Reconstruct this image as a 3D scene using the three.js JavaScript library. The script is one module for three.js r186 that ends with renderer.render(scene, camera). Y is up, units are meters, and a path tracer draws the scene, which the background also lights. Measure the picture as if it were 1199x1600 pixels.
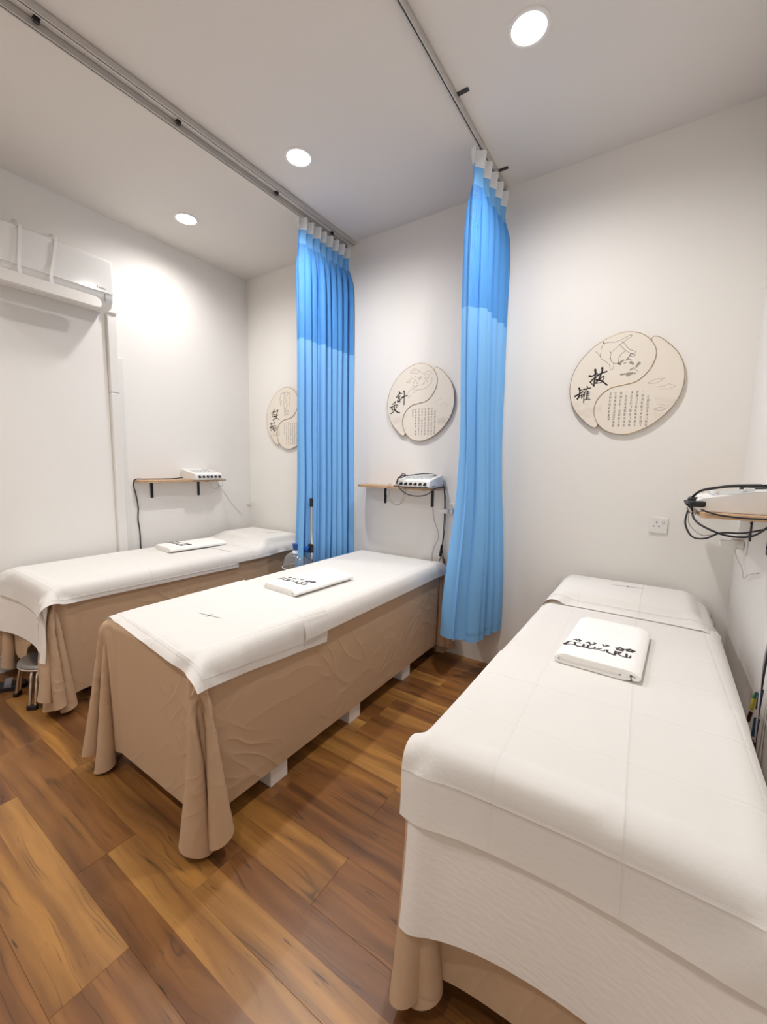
import * as THREE from 'three';
import { RoundedBoxGeometry } from 'three/addons/geometries/RoundedBoxGeometry.js';
import { mergeGeometries } from 'three/addons/utils/BufferGeometryUtils.js';
import { ImprovedNoise } from 'three/addons/math/ImprovedNoise.js';
import { RectAreaLightUniformsLib } from 'three/addons/lights/RectAreaLightUniformsLib.js';

// ------------------------------------------------------------------ camera, lights, exposure
const W = 3.74, D = 4.28, C = 3.073;               // room: width (x), depth (z), ceiling height (y)
const scene = new THREE.Scene();
scene.background = new THREE.Color(0x000000);
const camera = new THREE.PerspectiveCamera(102.255, 1199 / 1600, 0.02, 30);
camera.rotation.order = 'YXZ';
camera.position.set(3.3987, 1.36, 2.6945);
camera.rotation.set(-0.1128, 0.5879, 0.0184);
camera.focus = 3;
scene.add(camera);
const renderer = new THREE.WebGLRenderer({ antialias: true });
renderer.toneMapping = THREE.LinearToneMapping;
renderer.toneMappingExposure = 0.86;
renderer.shadowMap.enabled = true;
RectAreaLightUniformsLib.init();
const LAMP_POWER = [4.9, 8.8, 8.8, 6.6, 4.8, 4.8], LAMP_COLOR = new THREE.Color(1.0, 0.975, 0.955);
// the six recessed downlights: three in view, three behind the camera
const LAMPS = [[0.456, 0.877], [1.567, 0.873], [2.834, 0.881], [0.456, 3.1], [1.567, 3.1], [2.834, 3.1]];
LAMPS.forEach(([x, z], i) => {
  const l = new THREE.SpotLight(LAMP_COLOR, LAMP_POWER[i], 0, 1.46, 1, 2);
  l.position.set(x, C - 0.016, z); l.target.position.set(x, 0, z); l.shadow.radius = 2.8; l.castShadow = true;
  scene.add(l, l.target);
});

// ------------------------------------------------------------------ helpers
function mulberry(a) { return () => { a |= 0; a = a + 0x6D2B79F5 | 0; let t = Math.imul(a ^ a >>> 15, 1 | a); t = t + Math.imul(t ^ t >>> 7, 61 | t) ^ t; return ((t ^ t >>> 14) >>> 0) / 4294967296; }; }
const noise = new ImprovedNoise();
const nz = (x, y, z = 0) => noise.noise(x + 37.3, y + 11.7, z + 5.1);
const fbm = (x, y, o = 4) => { let s = 0, a = 0.5; for (let i = 0; i < o; i++) { s += a * nz(x, y, i * 3.3); x *= 2.03; y *= 2.03; a *= 0.5; } return s; };
const V = (x, y, z) => new THREE.Vector3(x, y, z);
const clamp = THREE.MathUtils.clamp, lerp = THREE.MathUtils.lerp, sstep = THREE.MathUtils.smoothstep;
const used = {};
function numbered(n) { const k = used[n] = (used[n] ?? -1) + 1; return k ? n + '_' + String(k).padStart(3, '0') : n; }
function tag(o, label, category, group) { o.userData.label = label; o.userData.category = category; if (group) o.userData.group = group; return o; }
function shade(o) { o.traverse((c) => { if (c.isMesh) { c.castShadow = true; c.receiveShadow = true; } }); return o; }
function thing(name, label, category, [x, y, z] = [0, 0, 0], turn = 0, group) {
  const o = new THREE.Group(); o.name = numbered(name); o.position.set(x, y, z); o.rotation.y = turn; scene.add(o);
  return tag(o, label, category, group);
}
function part(name, geo, mat, parent, label) {
  const m = new THREE.Mesh(Array.isArray(geo) ? join(geo) : geo, mat); m.name = name; m.castShadow = m.receiveShadow = true;
  if (label) m.userData.label = label;
  parent.add(m); return m;
}
function struct(name, geo, mat) { const m = part(name, geo, mat, scene); m.userData.kind = 'structure'; return m; }
function join(list) { return mergeGeometries(list.map((g) => { const q = g.index ? g.toNonIndexed() : g; for (const k of Object.keys(q.attributes)) if (!['position', 'normal', 'uv'].includes(k)) q.deleteAttribute(k); return q; })); }
const box = (w, h, d, x = 0, y = 0, z = 0, r = 0) => (r ? new RoundedBoxGeometry(w, h, d, 2, Math.min(r, w / 2.02, h / 2.02, d / 2.02)) : new THREE.BoxGeometry(w, h, d)).translate(x, y, z);
const cyl = (r0, r1, h, x = 0, y = 0, z = 0, n = 24) => new THREE.CylinderGeometry(r0, r1, h, n).translate(x, y, z);
const tube = (pts, r, seg = 0, closed = false, rs = 8) => new THREE.TubeGeometry(new THREE.CatmullRomCurve3(pts.map((p) => V(...p)), closed, 'centripetal'), seg || pts.length * 8, r, rs, closed);
// mesh whose geometry is in room coordinates: put its origin at its base
function based(m) { m.geometry.computeBoundingBox(); const b = m.geometry.boundingBox, c = V((b.min.x + b.max.x) / 2, b.min.y, (b.min.z + b.max.z) / 2); m.geometry.translate(-c.x, -c.y, -c.z); m.position.copy(c); return m; }
function dataTex(w, h, fn, srgb = true) {
  const d = new Uint8Array(w * h * 4);
  for (let j = 0; j < h; j++) for (let i = 0; i < w; i++) { const c = fn(i / w, j / h), k = (j * w + i) * 4; d[k] = clamp(c[0], 0, 255); d[k + 1] = clamp(c[1], 0, 255); d[k + 2] = clamp(c[2], 0, 255); d[k + 3] = 255; }
  const t = new THREE.DataTexture(d, w, h); t.wrapS = t.wrapT = THREE.RepeatWrapping; t.magFilter = t.minFilter = THREE.LinearFilter; if (srgb) t.colorSpace = THREE.SRGBColorSpace; t.needsUpdate = true; return t;
}
function canvasTex(w, h, draw, srgb = true) {
  const c = document.createElement('canvas'); c.width = w; c.height = h; draw(c.getContext('2d'), w, h);
  const t = new THREE.CanvasTexture(c); t.wrapS = t.wrapT = THREE.RepeatWrapping; if (srgb) t.colorSpace = THREE.SRGBColorSpace; return t;
}
const mat = (color, roughness = 0.6, extra = {}) => new THREE.MeshStandardMaterial({ color, roughness, metalness: 0, side: THREE.DoubleSide, ...extra });

// ------------------------------------------------------------------ materials
// rolled emulsion paint: fine orange-peel relief
const paintBump = dataTex(256, 256, (u, v) => { const s = 128 + 90 * (nz(Math.cos(u * 6.2832) * 9, Math.sin(u * 6.2832) * 9, v * 40) * sstep(Math.min(v, 1 - v), 0, 0.1)); return [s, s, s]; }, false);
paintBump.repeat.set(3, 3);
const wallMat = mat('#f3f0eb', 0.72, { bumpMap: paintBump, bumpScale: 0.0004 });
const ceilMat = mat('#e9e4de', 0.85, { bumpMap: paintBump, bumpScale: 0.0004 });
const trimMat = mat('#ebe8e3', 0.45);
const white = mat('#efedea', 0.4), whiteGloss = new THREE.MeshPhysicalMaterial({ color: '#eceae7', roughness: 0.16, clearcoat: 0.5, clearcoatRoughness: 0.05 });
const offWhite = mat('#e2ded8', 0.5), black = mat('#17161a', 0.5), darkGrey = mat('#3a383a', 0.55), cableBlack = mat('#1c1b20', 0.55), cableGrey = mat('#8d8986', 0.5), cableWhite = mat('#d9d5cf', 0.5);
const chrome = mat('#d8d6d2', 0.18, { metalness: 1 }), steel = mat('#a9a6a2', 0.35, { metalness: 1 }), gold = mat('#a68a60', 0.32, { metalness: 1 });
const alu = mat('#c9c5c1', 0.5, { metalness: 0.35 });
// woven beige drapery: yarn relief, soft pressed creases
const creases = dataTex(1024, 1024, (u, v) => {
  const x = u * 2.2, y = v * 2.2, wx = x + 0.05 * nz(x * 4, y * 4, 7), wy = y + 0.05 * nz(x * 4, y * 4, 17);
  const ridge = (a, f, s, o) => { const p = wx * Math.cos(a) + wy * Math.sin(a), q = -wx * Math.sin(a) + wy * Math.cos(a); return Math.pow(1 - Math.abs(nz(p * f * s + o, q * f + o, o)), 7); };
  const m1 = sstep(nz(x * 2.1, y * 2.1, 31), -0.15, 0.35), m2 = sstep(nz(x * 2.3 + 9, y * 2.3, 41), -0.1, 0.4);
  const h = 62 * m1 * ridge(0.9, 15, 0.28, 3) + 50 * m2 * ridge(2.2, 17, 0.25, 13) + 30 * ridge(1.5, 8, 0.4, 23) + 12 * nz(x * 14, y * 14, 2);
  const s = 60 + h; return [s, s, s];
}, false);
creases.wrapS = creases.wrapT = THREE.MirroredRepeatWrapping;
creases.repeat.set(1 / 2.2, 1 / 2.2);
const drapeMat = mat('#c3a587', 0.9, { bumpMap: creases, bumpScale: 0.0075 });
// thin non-woven paper sheet, with the fold lines of its packing as low ridges
const foldBump = canvasTex(1024, 1024, (g, w, h) => {
  const r = mulberry(19); g.fillStyle = '#707070'; g.fillRect(0, 0, w, h);
  for (let k = 0; k < 4; k++) for (const [lw, al] of [[14, 0.18], [7, 0.3], [3, 0.6]]) {
    g.strokeStyle = k & 1 ? `rgba(255,255,255,${al})` : `rgba(0,0,0,${al * 0.8})`; g.lineWidth = lw;
    g.beginPath(); g.moveTo(k * 256 + 128, 0); g.lineTo(k * 256 + 128, h); g.stroke();
    g.strokeStyle = k & 1 ? `rgba(0,0,0,${al * 0.7})` : `rgba(255,255,255,${al})`; g.beginPath(); g.moveTo(0, k * 256 + 100); g.lineTo(w, k * 256 + 100); g.stroke();
  }
  const id = g.getImageData(0, 0, w, h), d = id.data;
  for (let j = 0; j < h; j++) for (let i = 0; i < w; i++) { const k = (j * w + i) * 4, s = (r() - 0.5) * 8 + 10 * nz(i / 9, j / 9); d[k] += s; d[k + 1] += s; d[k + 2] += s; }
  g.putImageData(id, 0, 0);
}, false);
foldBump.repeat.set(1, 1);
const sheetMat = new THREE.MeshPhysicalMaterial({ color: '#f4f1ec', roughness: 0.95, transmission: 0.22, thickness: 0, side: THREE.DoubleSide, bumpMap: foldBump, bumpScale: 0.004 });
const sheetMat2 = mat('#f3f0eb', 0.95, { bumpMap: foldBump, bumpScale: 0.004 });
const fleeceBump = dataTex(512, 512, (u, v) => { const s = 128 + 140 * fbm(u * 30 + v * 18, v * 95 - u * 20, 3); return [s, s, s]; }, false);
const fleeceMat = mat('#efeae4', 1, { bumpMap: fleeceBump, bumpScale: 0.0012 });
const terryBump = dataTex(256, 256, (u, v) => { const r = Math.abs(Math.sin(u * 804) * Math.sin(v * 804)) * 160 + 60 * nz(u * 60, v * 60); return [r, r, r]; }, false);
terryBump.repeat.set(4, 4);
const towelMat = mat('#f6f4f0', 1, { bumpMap: terryBump, bumpScale: 0.0012 });
const threadMat = mat('#3b3038', 0.8);
const woodTex = dataTex(512, 128, (u, v) => { const t = fbm(u * 3, v * 30, 4) * 0.8 + 0.25 * Math.sin((v * 14 + fbm(u * 2, v * 3) * 3) * 6.28); return [192 + t * 36, 158 + t * 36, 124 + t * 34]; });
const shelfMat = mat('#ffffff', 0.5, { map: woodTex });

// ------------------------------------------------------------------ room shell
const T = 0.12;
struct('wall_back', box(W + 2 * T, C + T, T, W / 2, C / 2, -T / 2), wallMat);
struct('wall_left', box(T, C + T, D, -T / 2, C / 2, D / 2), wallMat);
struct('wall_right', box(T, C + T, D, W + T / 2, C / 2, D / 2), wallMat);
struct('wall_front', box(W + 2 * T, C + T, T, W / 2, C / 2, D + T / 2), wallMat);
struct('ceiling', box(W + 2 * T, T, D + 2 * T, W / 2, C + T / 2, D / 2), ceilMat);
struct('baseboard_left', box(0.012, 0.11, D, 0.006, 0.055, D / 2, 0.003), trimMat);
const floor = struct('floor', box(W + 2 * T, 0.1, D + 2 * T, W / 2, -0.058, D / 2), mat('#4a3220', 0.9));

// laminate planks: two printed strips on each board, bevelled edges, laid along x
function plankTexture(seed) {
  const r = mulberry(seed * 991 + 5), tones = [[148, 102, 50], [138, 92, 45], [122, 79, 41], [156, 110, 57], [130, 85, 42], [114, 74, 41]];
  const strips = [0, 1].map(() => ({ t: tones[Math.floor(r() * 6)], o: r() * 90, w: 0.5 + r() * 1.1, dark: r() }));
  return dataTex(1024, 192, (u, v) => {
    const s = strips[v < 0.5 ? 0 : 1], x = u * 0.925, y = v * 0.186, o = s.o;
    const bend = fbm(x * 2.2 + o, y * 9 + o, 3) * 0.05 * s.w, yy = y + bend;
    const tone = fbm(x * 1.3 + o, yy * 16 + o * 2, 3);                          // broad heartwood bands
    const fibre = nz(x * 9 + o, yy * 420) * 0.5 + nz(x * 30 + o, yy * 900) * 0.5;  // fine fibre
    const ring = Math.pow(1 - Math.abs(nz(x * 1.6 + o * 3, yy * 40 + o)), 34) * sstep(nz(x * 5 + o, yy * 20 + 9), -0.25, 0.5);    // dark growth lines
    const fleck = sstep(nz(x * 14 + o, yy * 150 + o), 0.48, 0.72) * sstep(nz(x * 3 + o, y * 12 + 4), 0, 0.4);
    const k = 1 + tone * (0.4 + 0.35 * s.dark) + fibre * 0.07 - ring * 0.4 - fleck * 0.42;
    return [s.t[0] * k, s.t[1] * k * (1 + tone * 0.1), s.t[2] * k * (1 + tone * 0.12)];
  });
}
const PL = 0.925, PW = 0.18617;
const plankMats = Array.from({ length: 12 }, (_, i) => new THREE.MeshPhysicalMaterial({ map: plankTexture(i + 1), roughness: 0.36, clearcoat: 0.12, clearcoatRoughness: 0.3 }));
function plankGeo(len) {                                       // board with a small bevel round its top face
  const b = 0.0007, h = 0.008, x0 = 0.0002, x1 = len - 0.0002, z0 = 0.0002, z1 = PW - 0.0002, P = [], U = [];
  const top = [[x0 + b, 0, z0 + b], [x1 - b, 0, z0 + b], [x1 - b, 0, z1 - b], [x0 + b, 0, z1 - b]], rim = [[x0, -b * 0.8, z0], [x1, -b * 0.8, z0], [x1, -b * 0.8, z1], [x0, -b * 0.8, z1]], low = rim.map(([x, , z]) => [x, -h, z]);
  const quad = (a, b2, c, d) => { for (const p of [a, c, b2, a, d, c]) { P.push(...p); U.push(p[0] / PL, p[2] / PW); } };
  quad(...top);
  for (let i = 0; i < 4; i++) { const j = (i + 1) % 4; quad(rim[i], rim[j], top[j], top[i]); quad(low[i], low[j], rim[j], rim[i]); }
  const g = new THREE.BufferGeometry(); g.setAttribute('position', new THREE.Float32BufferAttribute(P, 3)); g.setAttribute('uv', new THREE.Float32BufferAttribute(U, 2)); g.computeVertexNormals(); return g;
}
{
  const ends = [2.0, 2.62, 2.36, 2.75, 2.213, 2.2, 2.95, 2.57, 2.18, 2.6, 2.265, 1.9, 2.26, 2.75, 2.05, 2.5], r = mulberry(44), cache = {};
  let last = -1;
  for (let row = 0; row * PW < D; row++) {
    let x = ends[row % ends.length] % PL - PL;
    for (; x < W; x += PL) {
      const a = Math.max(x, 0), b = Math.min(x + PL, W); if (b - a < 0.01) continue;
      const len = Math.round((b - a) * 1000) / 1000, key = len; cache[key] ??= plankGeo(len);
      let v = Math.floor(r() * 12); if (v === last) v = (v + 5) % 12; last = v;
      const p = part(numbered('plank'), cache[key], plankMats[v], floor);
      p.position.set(a, 0, row * PW);
      if (r() < 0.5) { p.rotation.y = Math.PI; p.position.set(b, 0, row * PW + PW); }
    }
  }
}

// ------------------------------------------------------------------ recessed downlights
const glow = new THREE.MeshStandardMaterial({ color: '#ffffff', emissive: '#fff6ea', emissiveIntensity: 6 });
LAMPS.forEach(([x, z], i) => {
  const l = thing('downlight', ['round recessed downlight nearest the left wall', 'round recessed downlight between the two curtain tracks', 'large bright round downlight over the right bed', 'round downlight at the left behind the camera', 'round downlight in the middle behind the camera', 'round downlight at the right behind the camera'][i], 'light', [x, C, z], 0, 'recessed ceiling downlights');
  part('rim', new THREE.LatheGeometry([[0.066, -0.001], [0.067, -0.005], [0.076, -0.006], [0.081, -0.003], [0.082, 0]].map((p) => new THREE.Vector2(...p)), 48), white, l);
  part('diffuser', new THREE.LatheGeometry([[0, -0.004], [0.04, -0.004], [0.066, -0.003]].map((p) => new THREE.Vector2(...p)), 48), glow, l);
});

// ------------------------------------------------------------------ cloth
// A grid of particles pulled down over round-edged boxes; position based, one pass per layer.
function drapeSim(o) {
  const { sp, u0, u1, v0, v1 } = o, nu = Math.round((u1 - u0) / sp) + 1, nv = Math.round((v1 - v0) / sp) + 1, N = nu * nv;
  const P = new Float64Array(N * 3), Q = new Float64Array(N * 3), R = new Float64Array(N * 2), rnd = mulberry(o.seed ?? 3);
  const cu = (u0 + u1) / 2, cv = (v0 + v1) / 2, ca = Math.cos(o.turn ?? 0), sa = Math.sin(o.turn ?? 0);
  for (let j = 0; j < nv; j++) for (let i = 0; i < nu; i++) {
    let u = lerp(u0, u1, i / (nu - 1)), v = lerp(v0, v1, j / (nv - 1)); const k = j * nu + i;
    if (o.warp) [u, v] = o.warp(u, v);
    R[k * 2] = u; R[k * 2 + 1] = v;
    const du = u - cu, dv = v - cv;
    P[k * 3] = cu + du * ca + dv * sa; P[k * 3 + 2] = cv - du * sa + dv * ca; P[k * 3 + 1] = o.y + 0.004 * nz(u * 6, v * 6, o.seed ?? 3) + 0.0005 * rnd() + (o.seedFold ? o.seedFold(u, v) : 0);
  }
  Q.set(P);
  const A = [], B = [], L = [], K = [];
  const link = (i, j, i2, j2, k) => { if (i2 < 0 || i2 >= nu || j2 >= nv || i2 < 0) return; const a = j * nu + i, b = j2 * nu + i2; A.push(a); B.push(b); L.push(Math.hypot(R[a * 2] - R[b * 2], R[a * 2 + 1] - R[b * 2 + 1])); K.push(k); };
  const bend = o.bend ?? 0.05, shear = o.shear ?? 0.5;
  for (let j = 0; j < nv; j++) for (let i = 0; i < nu; i++) { link(i, j, i + 1, j, 1); link(i, j, i, j + 1, 1); link(i, j, i + 1, j + 1, shear); link(i, j, i - 1, j + 1, shear); link(i, j, i + 2, j, bend); link(i, j, i, j + 2, bend); if (o.bend3) { link(i, j, i + 3, j, o.bend3); link(i, j, i, j + 3, o.bend3); } }
  const a_ = Int32Array.from(A), b_ = Int32Array.from(B), l_ = Float64Array.from(L), k_ = Float64Array.from(K), M = a_.length, m = o.margin, mu = o.mu ?? 0.35;
  // the folds of the layers below, bundled: at each bed corner the farthest reach by direction and height
  const NP = 30, NY = 36, INS = 0.16, env = [];
  if (o.under) {
    const c = o.colliders[0];
    for (const [sx, sz] of [[1, 1], [-1, 1], [1, -1], [-1, -1]]) {
      const ox = (sx > 0 ? c.x1 : c.x0) - sx * INS, oz = (sz > 0 ? c.z1 : c.z0) - sz * INS; let E = new Float64Array(NP * NY);
      for (const s of o.under) for (let q = 0; q < s.pos.length; q += 3) {
        const x = (s.pos[q] - ox) * sx, z = (s.pos[q + 2] - oz) * sz, y = s.pos[q + 1]; if (x < 0 || z < 0 || y > c.top - 0.02) continue;
        const p = Math.min(NP - 1, Math.floor(Math.atan2(z, x) / 1.5708 * NP)), h = Math.min(NY - 1, Math.max(0, Math.floor(y / 0.02))); E[p * NY + h] = Math.max(E[p * NY + h], Math.hypot(x, z));
      }
      for (let pass = 0; pass < 3; pass++) { const F = new Float64Array(NP * NY); for (let p = 0; p < NP; p++) for (let h = 0; h < NY; h++) { let m9 = 0, av = 0, n = 0; for (let a = -1; a < 2; a++) for (let b2 = -1; b2 < 2; b2++) { const p2 = clamp(p + a, 0, NP - 1), h2 = clamp(h + b2, 0, NY - 1), e = E[p2 * NY + h2]; m9 = Math.max(m9, e); av += e; n++; } F[p * NY + h] = pass ? av / n : m9; } E = F; }
      env.push({ sx, sz, ox, oz, E });
    }
  }
  const steps = o.steps ?? 260, iters = o.iters ?? 9;
  // tethers: nothing hangs farther from the bed's edge than its own length of cloth
  const T0 = new Float64Array(N * 4), bb = o.colliders[0];
  for (let k = 0; k < N; k++) {
    const x = P[k * 3], z = P[k * 3 + 2], ax = clamp(x, bb.x0 - 0.002, bb.x1 + 0.002), az = clamp(z, bb.z0 - 0.002, bb.z1 + 0.002);
    T0.set([ax, az, Math.hypot(x - ax, z - az) * 1.01 + 0.004, bb.top + m], k * 4);
  }
  for (let step = 0; step < steps; step++) {
    const damp = step > steps - 70 ? 0.88 : 0.975, wallIn = clamp((step - 70) / (steps * 0.45), 0, 1);
    for (let q = 0; q < N * 3; q++) { const v = (P[q] - Q[q]) * damp; Q[q] = P[q]; P[q] += v - (q % 3 === 1 ? 0.0007 : 0); }
    for (let it = 0; it < iters; it++) {
      for (let c = 0; c < M; c++) {
        const e = (it + step) & 1 ? M - 1 - c : c, a = a_[e] * 3, b = b_[e] * 3;
        const dx = P[b] - P[a], dy = P[b + 1] - P[a + 1], dz = P[b + 2] - P[a + 2], d = Math.sqrt(dx * dx + dy * dy + dz * dz) || 1e-9, s = (d - l_[e]) / d * 0.5 * k_[e];
        P[a] += dx * s; P[a + 1] += dy * s; P[a + 2] += dz * s; P[b] -= dx * s; P[b + 1] -= dy * s; P[b + 2] -= dz * s;
      }
      if (it % 3 === 2 || it === iters - 1) for (let k = 0; k < N; k++) {
        const q = k * 3, tl = T0[k * 4 + 2];
        if (tl > 0.005) { const x = P[q] - T0[k * 4], y = P[q + 1] - T0[k * 4 + 3], z = P[q + 2] - T0[k * 4 + 1], d = Math.sqrt(x * x + y * y + z * z); if (d > tl) { const f = tl / d; P[q] = T0[k * 4] + x * f; P[q + 1] = T0[k * 4 + 3] + y * f; P[q + 2] = T0[k * 4 + 1] + z * f; } }
        for (const cb of o.colliders) {
          const r = cb.r;
          if (cb.cyl) {
            const x = P[q] - cb.x, z = P[q + 2] - cb.z, rr = Math.hypot(x, z) - cb.rad, dy = P[q + 1] - cb.top;
            if (rr < m && dy < m) { if (rr > dy) { const f = (cb.rad + m) / (rr + cb.rad); P[q] = cb.x + x * f; P[q + 2] = cb.z + z * f; } else P[q + 1] = cb.top + m; }
            continue;
          }
          const x = P[q] - (cb.x0 + cb.x1) / 2, z = P[q + 2] - (cb.z0 + cb.z1) / 2;
          let top = cb.top; if (cb.slope) top += cb.slope * (cb.z1 - P[q + 2]);
          const dx = Math.abs(x) - ((cb.x1 - cb.x0) / 2 - r), dz = Math.abs(z) - ((cb.z1 - cb.z0) / 2 - r), dy = P[q + 1] - (top - r);
          const mx = dx > 0 ? dx : 0, my = dy > 0 ? dy : 0, mz = dz > 0 ? dz : 0; let nx = 0, ny = 0, nzz = 0, d;
          if (mx || my || mz) { const len = Math.sqrt(mx * mx + my * my + mz * mz); d = len - r; nx = Math.sign(x) * mx / len; ny = my / len; nzz = Math.sign(z) * mz / len; }
          else { if (dy >= dx && dy >= dz) { d = dy - r; ny = 1; } else if (dx > dz) { d = dx - r; nx = Math.sign(x); } else { d = dz - r; nzz = Math.sign(z); } }
          if (d < m) {
            const f = m - d; P[q] += nx * f; P[q + 1] += ny * f; P[q + 2] += nzz * f;
            const vx = P[q] - Q[q], vy = P[q + 1] - Q[q + 1], vz = P[q + 2] - Q[q + 2], vn = vx * nx + vy * ny + vz * nzz;
            Q[q] += (vx - vn * nx) * mu; Q[q + 1] += (vy - vn * ny) * mu; Q[q + 2] += (vz - vn * nzz) * mu;
          }
        }
        if (P[q + 1] < 0.006) { P[q + 1] = 0.006; Q[q] = lerp(Q[q], P[q], 0.5); Q[q + 2] = lerp(Q[q + 2], P[q + 2], 0.5); }
        if (o.wall) for (const [ax, at, dir] of o.wall) { const lim = at - dir * 0.8 * (1 - wallIn); if ((P[q + ax] - lim) * dir < 0) P[q + ax] = lim; }
      }
    }
    for (const e of env) for (let k = 0; k < N; k++) {
      const q = k * 3, x = (P[q] - e.ox) * e.sx, z = (P[q + 2] - e.oz) * e.sz; if (x <= 0 || z <= 0) continue;
      const fy = P[q + 1] / 0.02 - 0.5, h = Math.floor(fy), fp = Math.atan2(z, x) / 1.5708 * NP - 0.5, p = Math.floor(fp); if (h < 0 || h >= NY - 1 || P[q + 1] > bb.top - 0.035) continue;
      const g = (a, b2) => e.E[clamp(a, 0, NP - 1) * NY + b2], u = fp - p, v = fy - h, need = (g(p, h) * (1 - u) + g(p + 1, h) * u) * (1 - v) + (g(p, h + 1) * (1 - u) + g(p + 1, h + 1) * u) * v + (o.gap ?? 0.003), r = Math.hypot(x, z);
      if (r < need && need - r < 0.12) { const f = (r + Math.min(need - r, 0.02)) / r; P[q] = e.ox + x * f * e.sx; P[q + 2] = e.oz + z * f * e.sz; Q[q] = lerp(Q[q], P[q], 0.5); Q[q + 1] = lerp(Q[q + 1], P[q + 1], 0.3); Q[q + 2] = lerp(Q[q + 2], P[q + 2], 0.5); }
    }
  }
  return { P, R, nu, nv };
}
// twice as fine, on Catmull-Rom curves through the particles
function refine(s) {
  const { P, R, nu, nv } = s, mu = nu * 2 - 1, mv = nv * 2 - 1, pos = new Float32Array(mu * mv * 3), uv = new Float32Array(mu * mv * 2);
  const at = (i, j, c) => P[(clamp(j, 0, nv - 1) * nu + clamp(i, 0, nu - 1)) * 3 + c];
  const cr = (a, b, c, d) => (-a + 9 * b + 9 * c - d) / 16;
  const hor = (i2, j, c) => { const i = i2 >> 1; return i2 & 1 ? cr(at(i - 1, j, c), at(i, j, c), at(i + 1, j, c), at(i + 2, j, c)) : at(i, j, c); };
  const ruv = (i, j, c) => R[(Math.min(j, nv - 1) * nu + Math.min(i, nu - 1)) * 2 + c];
  for (let j = 0; j < mv; j++) for (let i = 0; i < mu; i++) {
    const k = j * mu + i, jj = j >> 1, ii = i >> 1;
    for (let c = 0; c < 3; c++) pos[k * 3 + c] = j & 1 ? cr(hor(i, jj - 1, c), hor(i, jj, c), hor(i, jj + 1, c), hor(i, jj + 2, c)) : hor(i, jj, c);
    for (let c = 0; c < 2; c++) uv[k * 2 + c] = (ruv(ii, jj, c) + ruv(ii + (i & 1), jj, c) + ruv(ii, jj + (j & 1), c) + ruv(ii + (i & 1), jj + (j & 1), c)) / 4;
  }
  return { pos, uv, mu, mv };
}
function clothGeo(f, [i0, i1, j0, j1] = [0, 0, 0, 0], lift = 0, nor = null) {          // the grid less a border; lift moves it along its normals
  const { pos, uv, mu, mv } = f, P = [], U = [], I = [], w = mu - i0 - i1;
  for (let j = j0; j < mv - j1; j++) for (let i = i0; i < mu - i1; i++) { const k = j * mu + i; for (let c = 0; c < 3; c++) P.push(pos[k * 3 + c] + (nor ? nor[k * 3 + c] * lift : 0)); U.push(uv[k * 2], uv[k * 2 + 1]); }
  for (let j = 0; j < mv - j0 - j1 - 1; j++) for (let i = 0; i < w - 1; i++) { const a = j * w + i; I.push(a, a + w, a + 1, a + 1, a + w, a + w + 1); }
  const g = new THREE.BufferGeometry(); g.setAttribute('position', new THREE.Float32BufferAttribute(P, 3)); g.setAttribute('uv', new THREE.Float32BufferAttribute(U, 2)); g.setIndex(I); g.computeVertexNormals(); return g;
}
function cloth(name, label, category, m, opt, group) {
  const f = refine(drapeSim(opt)), g = clothGeo(f), nor = g.attributes.normal.array.slice();
  const o = part(numbered(name), g, m, scene); tag(o, label, category, group);
  based(o);
  if (opt.ply) { const l = part('upper_ply', clothGeo(f, opt.ply, 0.0014, nor).translate(-o.position.x, -o.position.y, -o.position.z), m, o); l.userData.label = 'second ply of the folded sheet'; }
  return { o, pos: f.pos, nor };
}

// ------------------------------------------------------------------ treatment beds, their drapes and sheets
const TOP = 0.672, BEDS = [[0.10, 0.80, 0.06, 1.91], [1.44, 2.14, 0.06, 1.92], [2.965, 3.63, 0.06, 1.835]];
const bedLabels = ['white-footed treatment bed along the left wall', 'white-footed treatment bed in the middle of the room', 'white-footed treatment bed along the right wall'];
BEDS.forEach(([x0, x1, z0, z1], i) => {
  const cx = (x0 + x1) / 2, cz = (z0 + z1) / 2, b = thing('treatment_bed', bedLabels[i], 'bed', [cx, 0, cz], 0, 'draped treatment beds');
  const w = x1 - x0, d = z1 - z0;
  part('base_frame', box(w - 0.012, 0.12, d - 0.3, 0, 0.17, -0.12, 0.006), white, b);
  part('side_board', box(w - 0.02, 0.32, d - 0.28, 0, 0.385, -0.12, 0.004), white, b);
  part('mattress', box(w, 0.125, d, 0, TOP - 0.0635, 0, 0.03), offWhite, b);
  if (i !== 1) part('headrest_pad', box(w - 0.09, 0.055, 0.37, -0.015, TOP + 0.022, -d / 2 + 0.205, 0.024), offWhite, b);
  for (const sx of [-1, 1]) for (const z of [0.5, 1.04, 1.57]) part('foot', box(0.075, 0.11, 0.095, sx * (w / 2 - 0.042), 0.055, z - cz, 0.003), white, b);
});
const warp = (x0, x1, z0, z1, over, p) => (u, v) => {       // rounds the hanging corners of a rectangular drape
  const a = u < x0 ? (u - x0) / over : u > x1 ? (u - x1) / over : 0, b = v < z0 ? (v - z0) / over : v > z1 ? (v - z1) / over : 0;
  if (!a || !b) return [u, v];
  const A = Math.abs(a), B = Math.abs(b), s = Math.max(A, B) / Math.pow(A ** p + B ** p, 1 / p);
  return [u < x0 ? x0 + a * s * over : x1 + a * s * over, v < z0 ? z0 + b * s * over : z1 + b * s * over];
};
const bedBox = ([x0, x1, z0, z1]) => ({ x0, x1, z0, z1, top: TOP, r: 0.035 });
const pad = ([x0, x1, z0]) => ({ x0: x0 + 0.03, x1: x1 - 0.06, z0: z0 + 0.02, z1: z0 + 0.39, top: TOP + 0.05, r: 0.03 });
const SP = 0.026, OV = 0.585;
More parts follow.
